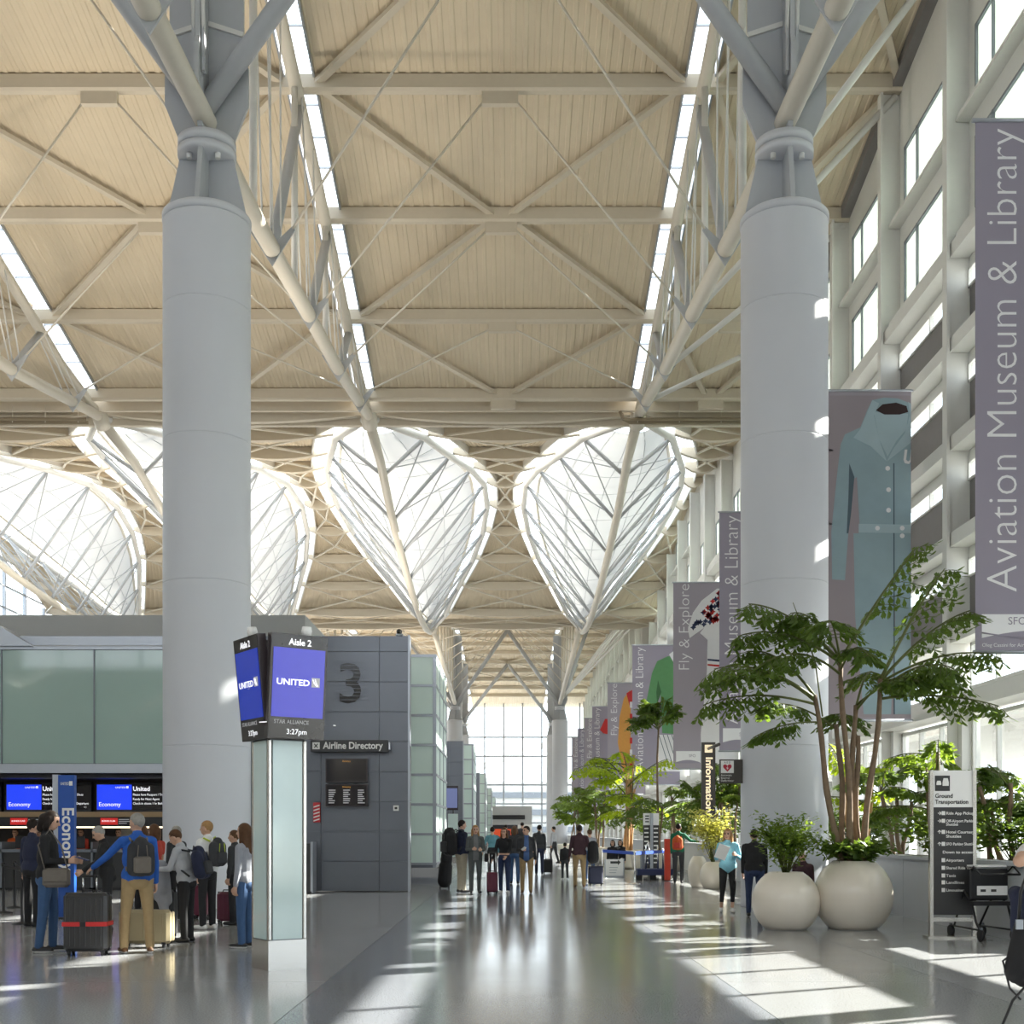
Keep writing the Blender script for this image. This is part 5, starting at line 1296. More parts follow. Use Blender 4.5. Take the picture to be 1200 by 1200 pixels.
def person(label, px, py, head, heading, shirt, pants, shoe='shoe_black', skin='skin', hair='short', hairm='hair_brown', arms=None, legs=None, lean=0, hturn=0, nod=0, sleeve='long', jacket=False, openm=None, vox=0.011, wide=1.0, capri=False, heel=None, extra=None, crop=None, Y=None, Habs=None, seat=None):
    Y = Y or floorY(py); Hh = Habs or (py-head)*Y/FPX; s = Hh/1.75
    prims = []
    def E(c, r, m, rot=None): prims.append(('e', Vector(c), Vector(r), m, rot))
    def Cp(a, b, ra, rb, m): prims.append(('c', Vector(a), Vector(b), ra, rb, m))
    ln = Matrix.Rotation(-R(lean), 3, 'X'); piv = Vector((0, 0, 0.95))
    T = lambda p: piv + ln @ (Vector(p)-piv)
    tops = shirt; w = wide
    sk = skin
    E((0, -0.01, 0.965), (0.165*w, 0.125*w, 0.13), pants)
    E((0, -0.045, 0.90), (0.135*w, 0.10*w, 0.10), pants)
    E(T((0, 0, 1.10)), (0.150*w, 0.108*w, 0.15), tops, ln); E(T((0, 0.005, 1.28)), (0.172*w, 0.118*w, 0.185), tops, ln)
    E(T((0, -0.005, 1.38)), (0.15, 0.095, 0.10), tops, ln)
    Cp(T((-0.15*w, 0, 1.405)), T((0.15*w, 0, 1.405)), 0.068, 0.068, tops)
    Cp(T((-0.06, 0, 1.43)), T((0.06, 0, 1.43)), 0.065, 0.065, tops)
    if jacket:
        E(T((0, 0, 0.98)), (0.188*w, 0.142*w, 0.16), tops, ln); E(T((0, 0.0, 1.18)), (0.178*w, 0.13*w, 0.2), tops, ln)
        Cp(T((0, -0.005, 1.455)), T((0, -0.005, 1.475)), 0.078, 0.075, tops)
    Cp(T((0, -0.005, 1.43)), T((0, 0.012, 1.55)), 0.056, 0.052, sk)
    hr = Matrix.Rotation(R(hturn), 3, 'Z') @ Matrix.Rotation(-R(nod), 3, 'X'); hp = T((0, 0.005, 1.53))
    Hd = lambda p: hp + hr @ (Vector(p)-Vector((0, 0.005, 1.53)))
    E(Hd((0, 0.015, 1.645)), (0.077, 0.096, 0.108), sk, hr); E(Hd((0, 0.045, 1.582)), (0.056, 0.064, 0.062), sk, hr)
    Cp(Hd((0, 0.108, 1.635)), Hd((0, 0.124, 1.605)), 0.010, 0.014, sk)
    for q in (-1, 1): E(Hd((q*0.078, 0.008, 1.62)), (0.012, 0.022, 0.032), sk, hr)
    arms = arms or (((-0.10, 0.0, -1), (-0.02, 0.15, -1)), ((0.10, 0.0, -1), (0.02, 0.15, -1)))
    hands = []
    for q, (u, f) in zip((-1, 1), arms):
        sh = T((q*0.175*w, 0, 1.405)); u = Vector(u).normalized(); f = Vector(f).normalized()
        el = sh + u*0.285; wr_ = el + f*0.25
        fm = tops if sleeve == 'long' else sk
        if sleeve == 'short':
            ms = sh.lerp(el, 0.5); Cp(sh, ms, 0.062, 0.060, tops); Cp(ms, el, 0.048, 0.045, sk)
        else: Cp(sh, el, 0.058, 0.047, tops)
        Cp(el, wr_ - f*0.02, 0.047, 0.036 if sleeve == 'long' else 0.030, fm)
        Cp(wr_ - f*0.03, wr_ + f*0.01, 0.026, 0.025, sk)
        # hand: palm, four unequal fingers with a bend, thumb off the side
        fw = Vector((0, 1, 0)); pn = (fw - f*fw.dot(f)); pn = pn.normalized() if pn.length > 0.15 else Vector((0, 0, 1))
        if abs(f.y) > 0.8: pn = Vector((0, 0, 1)) - f*f.z; pn.normalize()
        sd = f.cross(pn).normalized()
        inward = Vector((-q, 0, 0)); inward = (inward - f*inward.dot(f)); inward = inward.normalized() if inward.length > 0.1 else sd
        pa = wr_ + f*0.05
        Cp(pa - f*0.025 + pn*0.018, pa + f*0.03 + pn*0.026, 0.017, 0.015, sk); Cp(pa - f*0.025 - pn*0.012, pa + f*0.03 - pn*0.022, 0.017, 0.014, sk); Cp(pa - f*0.02, pa + f*0.03, 0.018, 0.016, sk)
        for k, (o_, L_) in enumerate(((0.032, 0.060), (0.011, 0.070), (-0.011, 0.066), (-0.032, 0.050))):
            a_ = pa + f*0.035 + pn*o_; b_ = a_ + (f*0.8 + inward*0.35)*L_*0.55; c_ = b_ + (f*0.45 + inward*0.8)*L_*0.5
            Cp(a_, b_, 0.0095, 0.009, sk); Cp(b_, c_, 0.009, 0.008, sk)
        th = pa - f*0.02 + pn*0.03; Cp(th, th + (pn*0.7 + f*0.7 + inward*0.3)*0.035, 0.012, 0.0105, sk); Cp(th + (pn*0.7+f*0.7+inward*0.3)*0.035, th + (pn*0.5+f*1.1+inward*0.5)*0.058, 0.0105, 0.009, sk)
        hands.append(pa + f*0.03)
    legs = legs or (((-0.03, 0.02, -1), (0, -0.03, -1)), ((0.03, 0.0, -1), (0, -0.02, -1)))
    minz = 9; ank = []
    for q, (t_, c_) in zip((-1, 1), legs):
        hp_ = Vector((q*0.09*w, 0, 0.92)); t_ = Vector(t_).normalized(); c_ = Vector(c_).normalized()
        kn = hp_ + t_*0.43; an = kn + c_*0.405; ank.append((hp_, kn, an, q)); minz = min(minz, an.z)
    dz = 0.085 - minz
    for hp_, kn, an, q in ank:
        Cp(hp_, kn, 0.094*w, 0.064, pants); 
        if capri:
            mid = kn.lerp(an, 0.62); Cp(kn, mid, 0.060, 0.046, pants); Cp(mid, an, 0.040, 0.034, sk)
        else: Cp(kn, an + (an-kn).normalized()*-0.01, 0.064, 0.056 if 'jeans' not in pants else 0.052, pants)
        fd = Vector((q*0.12, 1, 0)).normalized(); b0 = Vector((an.x, an.y, an.z-0.045)); lift = max(0, an.z-minz)
        toe = fd*0.15 + Vector((0, 0, -0.35*lift))
        Cp(b0 - fd*0.045, b0 + toe*0.5, 0.040, 0.041, shoe); Cp(b0 + toe*0.4, b0 + toe, 0.040, 0.034, shoe); Cp(b0 + Vector((0,0,0.02)), b0 + Vector((0,0,0.05)), 0.038, 0.036, shoe)
    if extra:
        for e in extra: (E if e[0] == 'e' else Cp)(*e[1:])
    mb = MB()
    for p in prims:
        if p[0] == 'e': mb.ell(p[1], p[2].x, p[2].y, p[2].z, 16, 12, 0, p[4])
        else: capsule(mb, p[1], p[2], p[3], p[4])
    me = remesh(mb, vox, 2)
    # colours by nearest body piece
    nv = len(me.vertices); co = np.empty(nv*3, np.float32); me.vertices.foreach_get('co', co); co = co.reshape(-1, 3)
    co[:, 2] = np.maximum(co[:, 2] + dz, 0.0); 
    nf = len(me.polygons); ce = np.empty(nf*3, np.float32)
    me.polygons.foreach_get('center', ce); ce = ce.reshape(-1, 3)
    names = []; best = np.full(nf, 1e9); idx = np.zeros(nf, np.int32)
    def mi(n):
        if n not in names: names.append(n)
        return names.index(n)
    for p in prims:
        if p[0] == 'e':
            q = ce - np.array(p[1]); 
            if p[4] is not None: q = q @ np.array(p[4])
            d = (np.linalg.norm(q/np.array(p[2]), axis=1)-1)*min(p[2]); m_ = mi(p[3])
        else:
            a = np.array(p[1]); ab = np.array(p[2])-a; L2 = max(1e-9, ab @ ab); t_ = np.clip(((ce-a) @ ab)/L2, 0, 1)
            d = np.linalg.norm(ce-(a+t_[:, None]*ab), axis=1)-(p[3]+(p[4]-p[3])*t_); m_ = mi(p[5])
        k = d < best; best[k] = d[k]; idx[k] = m_
    def near(pt, r): return np.linalg.norm(ce-np.array(Hd(pt)), axis=1) < r
    ski = mi(sk)
    for q in (-1, 1): idx[near((q*0.033, 0.10, 1.642), 0.018)] = mi('eye')
    idx[(near((0.0, 0.105, 1.570), 0.022)) & (np.abs(ce[:, 2]-Hd((0, 0.105, 1.570)).z) < 0.010)] = mi('lip')
    if openm:
        k = (idx == mi(tops)) & (np.abs(ce[:, 0]) < 0.055+0.05*np.clip(1.4-ce[:, 2], 0, .4)) & (ce[:, 1] > 0.03) & (ce[:, 2] > 0.85); idx[k] = mi(openm)
    if crop:
        k = (ce[:, 2] > crop[0]) & (ce[:, 2] < crop[1]) & (np.abs(ce[:, 0]) < 0.2) & (idx != ski); idx[k] = ski
    if heel:                                   # pale soles
        k = (ce[:, 2]+dz < 0.028); idx[k] = mi(heel)
    me.vertices.foreach_set('co', (co*s).ravel())
    me.materials.clear()
    for n in names: me.materials.append(M[n])
    me.polygons.foreach_set('material_index', idx); me.polygons.foreach_set('use_smooth', np.ones(nf, bool)); me.update()
    loc = P(px, 0, Y); rz = R(heading-90)
    o = link('person', me, None, (loc.x, Y, 0), rz); tag(o, label, 'person')
    # hair
    def H2(p): v = Hd(p); v.z += dz; return v
    if hair:
        hm = MB(); hm.ell(H2((0, 0.005, 1.658)), 0.086, 0.103, 0.104, 20, 14, 0, hr)
        if hair in ('long', 'mid', 'bun'):
            hm.ell(H2((0, -0.035, 1.62)), 0.088, 0.075, 0.12, 14, 10, 0, hr)
        if hair == 'long':
            for x, yy, z0, r0, r1 in ((0, -0.07, 1.36, .065, .055), (-0.065, -0.035, 1.40, .04, .035), (0.065, -0.035, 1.40, .04, .035)):
                capsule(hm, H2((x, yy+0.01, 1.62)), H2((x*1.15, yy-0.01, z0)), r0, r1)
            for q in (-1, 1): capsule(hm, H2((q*0.075, 0.03, 1.66)), H2((q*0.085, 0.02, 1.48)), 0.022, 0.025)
        if hair == 'mid':
            for q in (-1, 1): capsule(hm, H2((q*0.07, 0.0, 1.66)), H2((q*0.075, -0.01, 1.54)), 0.035, 0.04)
            capsule(hm, H2((0, -0.07, 1.64)), H2((0, -0.075, 1.52)), 0.07, 0.06)
        if hair == 'cap': capsule(hm, H2((0, 0.09, 1.69)), H2((0, 0.14, 1.68)), 0.03, 0.02)
        hme = remesh(hm, max(0.012, vox), 2)
        import bmesh
        bm = bmesh.new(); bm.from_mesh(hme); inv = hr.inverted(); off = Vector((0, 0.005, 1.53))
        kill = []
        for v in bm.verts:
            lp = inv @ (v.co - Vector((hp.x, hp.y, hp.z+dz))) + off
            if lp.y > 0.055 and lp.z < 1.695 and abs(lp.x) < 0.068: kill.append(v)
            elif hair in ('short', 'cap', 'bald') and (lp.z < 1.60 and lp.y > -0.05 or (lp.z < 1.655 and lp.y > 0.02)): kill.append(v)
            elif hair == 'bald' and lp.z > 1.70: kill.append(v)
        bmesh.ops.delete(bm, geom=kill, context='VERTS')
        for v in bm.verts: v.co *= s
        bm.to_mesh(hme); bm.free()
        hme.materials.clear(); hme.materials.append(M[hairm])
        hme.polygons.foreach_set('use_smooth', [True]*len(hme.polygons))
        h = link('hair', hme, o)
    if seat is not None: o.location.z = seat
    Mx = Matrix.Translation(o.location) @ Matrix.Rotation(rz, 4, 'Z')
    def world(p): return Mx @ (Vector(p)*s)
    hw = [world((h_.x, h_.y, h_.z+dz)) for h_ in hands]
    return dict(o=o, s=s, rz=rz, world=world, hands=hw, Y=Y, dz=dz, lean=lean)
PEOPLE = []
def rbox(mb, c, sx, sy, sz, bev, m=0, rot=None): return mb.cbox(c, sx, sy, sz, m, rot, bev)
def backpack(p, label, m, trim, sz=(0.30, 0.17, 0.45), z=1.22, y=-0.21, group=None, pocket=None):
    lm = Matrix.Rotation(-R(p['lean']), 3, 'X'); loc = p['world'](Vector((0, 0, 0.95)) + lm @ Vector((0, y, z-0.95))); t = thing('backpack', label, 'backpack', loc, p['rz'], group)
    t.rotation_euler = (Matrix.Rotation(p['rz'], 3, 'Z') @ lm).to_euler()
    w, d, h = sz
    mb = MB(); capsule(mb, (-w*0.28, 0, -h*0.30), (-w*0.28, 0, h*0.22), d*0.52, d*0.48, 12); capsule(mb, (w*0.28, 0, -h*0.30), (w*0.28, 0, h*0.22), d*0.52, d*0.48, 12); capsule(mb, (0, 0, -h*0.3), (0, 0, h*0.36), d*0.56, d*0.5, 12)
    me = remesh(mb, 0.014, 3); me.materials.clear(); me.materials.append(M[m]); me.polygons.foreach_set('use_smooth', [True]*len(me.polygons)); link('bag_body', me, t)
    rbox(MB(), (0, -d*0.55, -h*0.18), w*0.72, 0.06, h*0.42, 0.02).build('front_pocket', pocket or trim, t)
    MB().tube([(-0.03, d*0.3, h*0.48), (0, d*0.3, h*0.56), (0.03, d*0.3, h*0.48)], 0.01, 6).build('grab_handle', trim, t)
    for q in (-1, 1): MB().tube([(q*0.09, d*0.45, h*0.40), (q*0.11, d*0.5+0.10, h*0.50), (q*0.12, d*0.5+0.22, h*0.36), (q*0.14, d*0.5+0.20, h*0.0), (q*0.15, d*0.5+0.05, -h*0.35)], 0.016, 6).build('shoulder_strap', trim, t)
    for q in (-0.05, 0.05): MB().tube([(q, -d*0.58, h*0.32), (q*1.3, -d*0.6, -h*0.02)], 0.007, 5).build('zip', trim, t)
    return t
def suitcase(label, px, py, wpx, hpx, m, rz=0, strap=None, handle=None, depth=0.26, Y=None, group=None, hm='chrome', ribs=5):
    Y = Y or floorY(py); k = Y/FPX; w, h = wpx*k, hpx*k
    t = thing('suitcase', label, 'suitcase', (P(px, 0, Y).x, Y, 0), R(rz), group)
    z0 = 0.055
    rbox(MB(), (0, 0, z0+(h-z0)/2), w, depth, h-z0, 0.04).build('shell', m, t)
    for j in range(ribs):
        x = -w*0.36+w*0.72*j/max(1, ribs-1)
        MB().cbox((x, -depth/2, z0+(h-z0)/2), w*0.045, 0.014, (h-z0)*0.82, 0, None, 0.004).build('rib', m, t)
    MB().cbox((0, 0, z0+(h-z0)/2), w+0.006, 0.012, h-z0+0.006).build('zip_seam', 'black', t)
    for q in (-1, 1):
        for y in (-1, 1):
            MB().tube([(q*w*0.38-0.015, y*depth*0.33, 0.03), (q*w*0.38+0.015, y*depth*0.33, 0.03)], 0.03, 12).build('wheel', 'black', t)
            MB().cbox((q*w*0.38, y*depth*0.33, 0.06), 0.05, 0.05, 0.03).build('wheel_mount', 'black', t)
    MB().tube([(-0.07, 0, h), (-0.06, 0, h+0.03), (0.06, 0, h+0.03), (0.07, 0, h)], 0.011, 6).build('top_grip', 'black', t)
    if handle:
        hh = handle*k
        for q in (-1, 1): MB().tube([(q*0.085, depth*0.3, h-0.02), (q*0.085, depth*0.3, h+hh)], 0.011, 8).build('handle_rod', hm, t)
        MB().tube([(-0.10, depth*0.3, h+hh), (0.10, depth*0.3, h+hh)], 0.017, 8).build('handle_grip', 'black', t)
    if strap:
        MB().cbox((0, 0, z0+(h-z0)*0.47), w+0.016, depth+0.022, 0.055).build('luggage_strap', strap, t)
        MB().cbox((-0.02, -depth/2-0.014, z0+(h-z0)*0.47), 0.07, 0.012, 0.06).build('buckle', 'black', t)
    return t
A0 = (( -0.10, 0.0, -1), (-0.02, 0.15, -1)); A1 = ((0.10, 0.0, -1), (0.02, 0.15, -1))
WALK = (((-0.02, 0.30, -1), (0, -0.10, -1)), ((0.02, -0.16, -1), (0, -0.36, -1)))
V_ = 0.0085
# ---- the queue on the left
w1 = person('person in a black jacket and blue jeans, looking at papers in her hand', 56, 1116, 950, 8, 'cloth_black', 'cloth_jeans', 'shoe_black', hair='mid', hairm='hair_black', jacket=True, vox=V_, heel='sole_white', nod=14,
    arms=(((-0.12, 0.15, -1), (0.25, 0.95, 0.0)), ((0.12, 0.10, -1), (-0.15, 0.97, 0.03))), legs=(((-0.03, 0.10, -1), (0, -0.02, -1)), ((0.03, -0.08, -1), (0, -0.12, -1))))
bg = thing('shoulder_bag', 'taupe shoulder bag at the hip of the person in black', 'bag', w1['world']((0.26, 0.16, 0.93)), w1['rz'])
rbox(MB(), (0, 0, 0), 0.12, 0.34, 0.25, 0.04).build('bag_body', 'cloth_taupe', bg); rbox(MB(), (0.065, 0, 0.03), 0.02, 0.30, 0.16, 0.008).build('flap', 'cloth_taupe', bg)
MB().tube([(0, 0.14, 0.1), (-0.03, 0.05, 0.42), (-0.08, -0.10, 0.62), (-0.06, -0.24, 0.42), (0, -0.14, 0.1)], 0.010, 6).build('strap', 'cloth_taupe', bg)
pp = MB().cbox((0, 0, 0), 0.16, 0.10, 0.012, 0, Matrix.Rotation(0.3, 3, 'Y')).build('passport', mat('passport_navy', (0.02, 0.03, 0.12), 0.5), None, w1['hands'][1] + Vector((0.10, 0, 0.03))); tag(pp, 'dark blue passport in the hand of the person in black', 'passport')
person('person in dark clothes hidden behind the person in black', 38, 1086, 960, 60, 'cloth_navy', 'cloth_black', 'shoe_black', hair='short', hairm='hair_black', jacket=True, wide=1.08, arms=(((-0.2, 0, -1), (-0.05, 0.12, -1)), A1))
m1 = person('person in a bright blue jacket and khaki trousers holding a suitcase handle', 161, 1117, 953, 118, 'cloth_blue', 'cloth_khaki', 'shoe_brown', hair='short', hairm='hair_grey', jacket=True, vox=V_, hturn=35, wide=1.06, heel='sole_white',
    arms=(((-0.62, 0.42, -0.72), (-0.55, 0.62, -0.55)), ((0.12, -0.02, -1), (0.05, 0.12, -1))), legs=(((-0.10, 0.08, -1), (-0.05, -0.03, -1)), ((0.08, -0.06, -1), (0.04, -0.06, -1))))
backpack(m1, 'black and brown backpack worn by the person in blue', 'cloth_charcoal', 'cloth_taupe', (0.30, 0.18, 0.50), 1.20, -0.22)
suitcase('dark grey hard suitcase with a red strap, gripped by the person in blue', 103, 1119, 50, 73, mat('case_grey', (0.035, 0.035, 0.037), 0.35), 4, strap=mat('strap_red', (0.55, 0.02, 0.02), 0.5), handle=19, depth=0.30, ribs=7)
suitcase('large beige hard suitcase behind the person in blue', 172, 1113, 62, 44, mat('case_beige', (0.40, 0.33, 0.20), 0.4), -6, depth=0.24, ribs=3, Y=floorY(1114)+0.5)
person('stooping person in black behind the suitcase handle', 126, 1092, 967, 200, 'cloth_black', 'cloth_black', hair='short', hairm='hair_grey', jacket=True, lean=8, nod=25, arms=(((-0.1, 0.4, -1), (0, 0.8, -0.5)), ((0.1, 0.4, -1), (0, 0.8, -0.5))))
person('person in a red shirt behind the person in blue', 181, 1084, 966, 150, 'cloth_red', 'cloth_charcoal', hair='mid', hairm='hair_brown', sleeve='short', arms=(((-0.1, 0.1, -1), (0.2, 0.9, -0.2)), ((0.1, 0.2, -1), (0, 0.9, 0.1))))
person('person in navy further back in the queue', 168, 1076, 968, 120, 'cloth_navy', 'cloth_black', hair='mid', hairm='hair_brown')
g1 = person('person in a pale grey hoodie with bowed head', 219, 1104, 970, 172, 'cloth_lightgrey', 'cloth_black', 'shoe_black', hair='short', hairm='hair_brown', jacket=True, vox=V_, lean=12, nod=28, wide=1.04,
    arms=(((-0.1, 0.35, -1), (0.2, 0.95, -0.05)), ((0.12, 0.3, -1), (-0.2, 0.95, 0.0))))
mb = MB()
for (a, b, ra, rb) in (((0, 0, 0), (-0.02, -0.02, -0.35), .10, .11), ((-0.02, -0.02, -0.3), (0.05, 0, -0.62), .09, .07), ((0.04, 0.05, -0.05), (0.10, 0.03, -0.5), .07, .06), ((-0.05, -0.04, -0.1), (-0.05, -0.03, -0.45), .06, .05)): capsule(mb, a, b, ra, rb)
cm = remesh(mb, 0.02, 4); cm.materials.clear(); cm.materials.append(M['cloth_grey']); cm.polygons.foreach_set('use_smooth', [True]*len(cm.polygons))
ct = link('folded_coat', cm, None, g1['hands'][1]+Vector((0.03, -0.06, 0.03))); tag(ct, 'pale grey coat hanging over the arm of the person in the hoodie', 'coat')
backpack(g1, 'navy backpack worn by the person in the pale hoodie', 'cloth_navy', 'cloth_charcoal', (0.32, 0.18, 0.46), 1.16, -0.27)
suitcase('black soft suitcase behind the large beige one', 189, 1101, 34, 58, mat('case_black', (0.014, 0.014, 0.016), 0.6), 0, depth=0.3, ribs=2)
person('person in charcoal beyond the person in the pale hoodie', 207, 1078, 968, 150, 'cloth_charcoal', 'cloth_black', hair='short', hairm='hair_grey', jacket=True)
s1p = person('person in a white top and white trainers wearing a lime trimmed backpack', 243, 1089, 962, 150, 'cloth_white', 'cloth_black', 'shoe_white', hair='short', hairm='hair_blond', vox=V_, jacket=True, hturn=20)
backpack(s1p, 'dark backpack with lime trim on the person in white', 'cloth_charcoal', mat('lime', (0.45, 0.55, 0.03), 0.6), (0.30, 0.17, 0.46), 1.24, -0.22, pocket='cloth_charcoal')
suitcase('maroon suitcase beside the person in white trainers', 266, 1083, 21, 38, mat('case_maroon', (0.10, 0.008, 0.03), 0.4), 0, depth=0.24, ribs=4)
suitcase('second maroon suitcase half hidden by black trousers', 236, 1080, 16, 40, 'case_maroon', 0, depth=0.24, ribs=3, Y=floorY(1080)+0.6)
g2 = person('person in a grey quilted vest and jeans at the glass post', 287, 1111, 965, 165, 'cloth_grey', 'cloth_jeans', 'shoe_black', hair='long', hairm='hair_brown', jacket=True, vox=V_, heel='sole_white')
person('person in a dark jacket behind the person in the grey vest', 275, 1084, 973, 170, 'cloth_charcoal', 'cloth_black', hair='short', hairm='hair_brown', jacket=True)
for i, (px, hy, c) in enumerate(((18, 978, 'cloth_orange'), (95, 979, 'cloth_red'), (139, 980, 'cloth_red'), (46, 978, 'cloth_navy'))):
    person('agent behind the counters, %s' % ['at the far left', 'just right of the blue pylon', 'left of the round column', 'behind the person in black'][i], px, 1040, hy, 270, c, 'cloth_black', hair='short', hairm='hair_brown', vox=0.02, Y=34.2, Habs=1.66)
# ---- walkers in the middle
m2 = person('person in a black jacket and pale trousers carrying bags, seen from the side', 541, 1046, 961, 30, 'cloth_navy', 'cloth_stone', 'shoe_black', hair='short', hairm='hair_black', jacket=True, wide=1.08, arms=(((-0.1, -0.25, -1), (0, 0.35, -1)), ((0.15, -0.1, -1), (0, 0.5, -0.8))))
backpack(m2, 'bulky black backpack on the person in pale trousers', 'cloth_black', 'cloth_charcoal', (0.42, 0.30, 0.66), 1.22, -0.33)
db = thing('wheeled_duffel', 'tall black wheeled duffel behind the person in pale trousers', 'bag', (P(521, 0, 33.5).x, 33.5, 0))
mb = MB(); capsule(mb, (0, 0, 0.22), (0.03, 0, 0.62), 0.20, 0.19, 14); capsule(mb, (0.05, 0, 0.8), (0.06, 0, 0.95), 0.17, 0.16, 14); me = remesh(mb, 0.02, 3); me.materials.clear(); me.materials.append(M['cloth_black']); link('bag_body', me, db)
for q in (-1, 1): MB().tube([(q*0.12-0.02, 0, 0.04), (q*0.12+0.02, 0, 0.04)], 0.04, 12).build('wheel', 'black', db)
w2 = person('person in a dark grey jumpsuit facing this way', 557, 1047, 967, 280, 'cloth_slate', 'cloth_slate', 'shoe_black', hair='long', hairm='hair_blond', jacket=True, openm='cloth_midgrey', arms=(((-0.15, 0.1, -1), (0.35, 0.8, 0.0)), ((0.15, 0.1, -1), (-0.4, 0.8, 0.05))))
hb = MB(); rbox(hb, (0, 0, 0), 0.10, 0.24, 0.22, 0.03); hb.tube([(0, 0.09, 0.1), (0, 0.06, 0.28), (0, -0.06, 0.28), (0, -0.09, 0.1)], 0.01, 6); hbo = hb.build('handbag', 'cloth_black', None, w2['world']((-0.27, 0.1, 0.92))); tag(hbo, 'small black handbag of the person in the jumpsuit', 'bag')
w3 = person('person in a cropped black top and dark flared jeans pulling a suitcase', 591, 1047, 970, 250, 'cloth_black', 'cloth_darkjeans', 'shoe_white', hair='long', hairm='hair_brown', crop=(1.03, 1.075), arms=(((0.05, 0.2, -1), (0.05, 0.75, -0.5)), ((0.28, 0.0, -1), (0.15, 0.4, -0.8))))
suitcase('dark red cabin suitcase of the person in the cropped top', 577, 1048, 13, 26, 'case_maroon', 0, handle=23, depth=0.24, ribs=3)
person('person in a teal shirt behind the red suitcase', 577, 1029, 969, 90, 'cloth_teal', 'cloth_black', hair='short', hairm='hair_black', vox=0.016, arms=(((-0.4, 0, -1), (-0.2, 0.3, -1)), A1))
person('walker in a black leather jacket behind the person in the cropped top', 603, 1036, 967, 90, 'cloth_charcoal', 'cloth_jeans', hair='mid', hairm='hair_brown', jacket=True, vox=0.016, legs=WALK)
m3 = person('person in a dark blazer, blue shirt and khaki trousers walking with a phone', 617, 1047, 968, 268, 'cloth_charcoal', 'cloth_khaki', 'shoe_brown', hair='short', hairm='hair_black', jacket=True, openm='cloth_shirtblue', wide=1.06, hturn=-50, arms=(((-0.15, 0.05, -1), (-0.03, 0.1, -1)), ((0.12, 0.1, -1), (-0.45, 0.85, 0.05))))
ph = MB().cbox((0, 0, 0), 0.075, 0.012, 0.15, 0, Matrix.Rotation(0.9, 3, 'X') @ Matrix.Rotation(0.6, 3, 'Y'), 0.004).build('phone', 'white', None, m3['hands'][1]+Vector((0, -0.05, 0.03))); tag(ph, 'white phone in the hand of the person in the blazer', 'phone')
person('walker in dark clothes ahead of the black case', 632, 1025, 966, 90, 'cloth_charcoal', 'cloth_navy', hair='short', hairm='hair_black', jacket=True, vox=0.016, legs=WALK)
suitcase('small black cabin case rolling in the middle of the concourse', 642, 1024, 11, 17, 'case_black', 0, handle=14, depth=0.24, ribs=2)
person('small person in black walking away down the concourse', 662, 1031, 987, 95, 'cloth_black', 'cloth_charcoal', 'shoe_white', hair='short', hairm='hair_black', jacket=True, vox=0.016, legs=WALK)
m4 = person('person in a maroon jacket and khaki trousers walking away', 679, 1040, 966, 92, 'cloth_maroon', 'cloth_khaki', 'shoe_brown', skin='skin_dark', hair='short', hairm='hair_black', jacket=True, wide=1.1, legs=WALK, vox=0.014, arms=(((-0.2, 0.0, -1), (-0.1, 0.2, -1)), ((0.25, -0.1, -1), (0.15, 0.1, -1))))
person('companion in a grey top beside the person in maroon', 691, 1033, 971, 100, 'cloth_grey', 'cloth_jeans', hair='short', hairm='hair_brown', vox=0.016, legs=WALK)
suitcase('navy blue soft case pulled by the person in maroon', 698, 1038, 17, 23, mat('case_navy', (0.02, 0.025, 0.06), 0.6), 0, handle=14, depth=0.26, ribs=2)
bkp = MB(); capsule(bkp, (0, 0, 0), (0, 0, 0.35), 0.17, 0.15, 12); me = remesh(bkp, 0.02, 3); me.materials.clear(); me.materials.append(M['cloth_black']); bo = link('holdall', me, None, (P(695, 0, 34.2).x, 34.2, 0.83)); tag(bo, 'black holdall riding on top of the navy case', 'bag')
m5 = person('person in a green jacket reaching towards the planter', 795, 1035, 965, 75, 'cloth_green', 'cloth_charcoal', 'shoe_black', hair='short', hairm='hair_black', jacket=True, vox=0.014, arms=(A0, ((0.5, 0.5, -0.5), (0.8, 0.4, -0.1))))
backpack(m5, 'orange backpack on the person in green', 'cloth_orange', 'cloth_red', (0.28, 0.17, 0.42), 1.18, -0.21)
w4 = person('person in a light blue top and black cropped leggings holding a sheet of paper', 853, 1069, 971, 268, 'cloth_sky', 'cloth_black', 'shoe_white', hair='long', hairm='hair_blond', capri=True, vox=V_, jacket=True, hturn=-25, arms=(((-0.28, 0.1, -1), (0.45, 0.8, 0.25)), ((0.25, 0.1, -1), (-0.35, 0.75, 0.75))), legs=(((-0.02, 0.08, -1), (0.03, -0.02, -1)), ((0.05, 0.0, -1), (0.06, -0.08, -1))))
pa = MB().cbox((0, 0, 0), 0.22, 0.006, 0.29, 0, Matrix.Rotation(0.35, 3, 'Y') @ Matrix.Rotation(0.25, 3, 'X')).build('paper_sheet', 'white', None, w4['hands'][1]+Vector((-0.02, -0.04, -0.08))); tag(pa, 'white sheet of paper held by the person in light blue', 'paper')
person('person in a black jacket and dark jeans behind the smaller bowl', 884, 1074, 972, 80, 'cloth_black', 'cloth_darkjeans', 'shoe_black', hair='short', hairm='hair_black', jacket=True, vox=V_, wide=1.12)
bn2 = thing('bench', 'low grey bench behind the planter bowls', 'bench', (P(944, 0, 22.6).x, 22.6, 0))
MB().cbox((0, 0, 0.42), 1.2, 0.5, 0.06, 0, None, 0.015).build('seat', 'alu_dark', bn2)
for q in (-1, 1): MB().box(q*0.5-0.03, q*0.5+0.03, -0.2, 0.2, 0, 0.39).build('leg', 'alu', bn2)
SITL = (((-0.06, 1, -0.05), (0, 0.05, -1)), ((0.06, 1, -0.05), (0, 0.05, -1)))
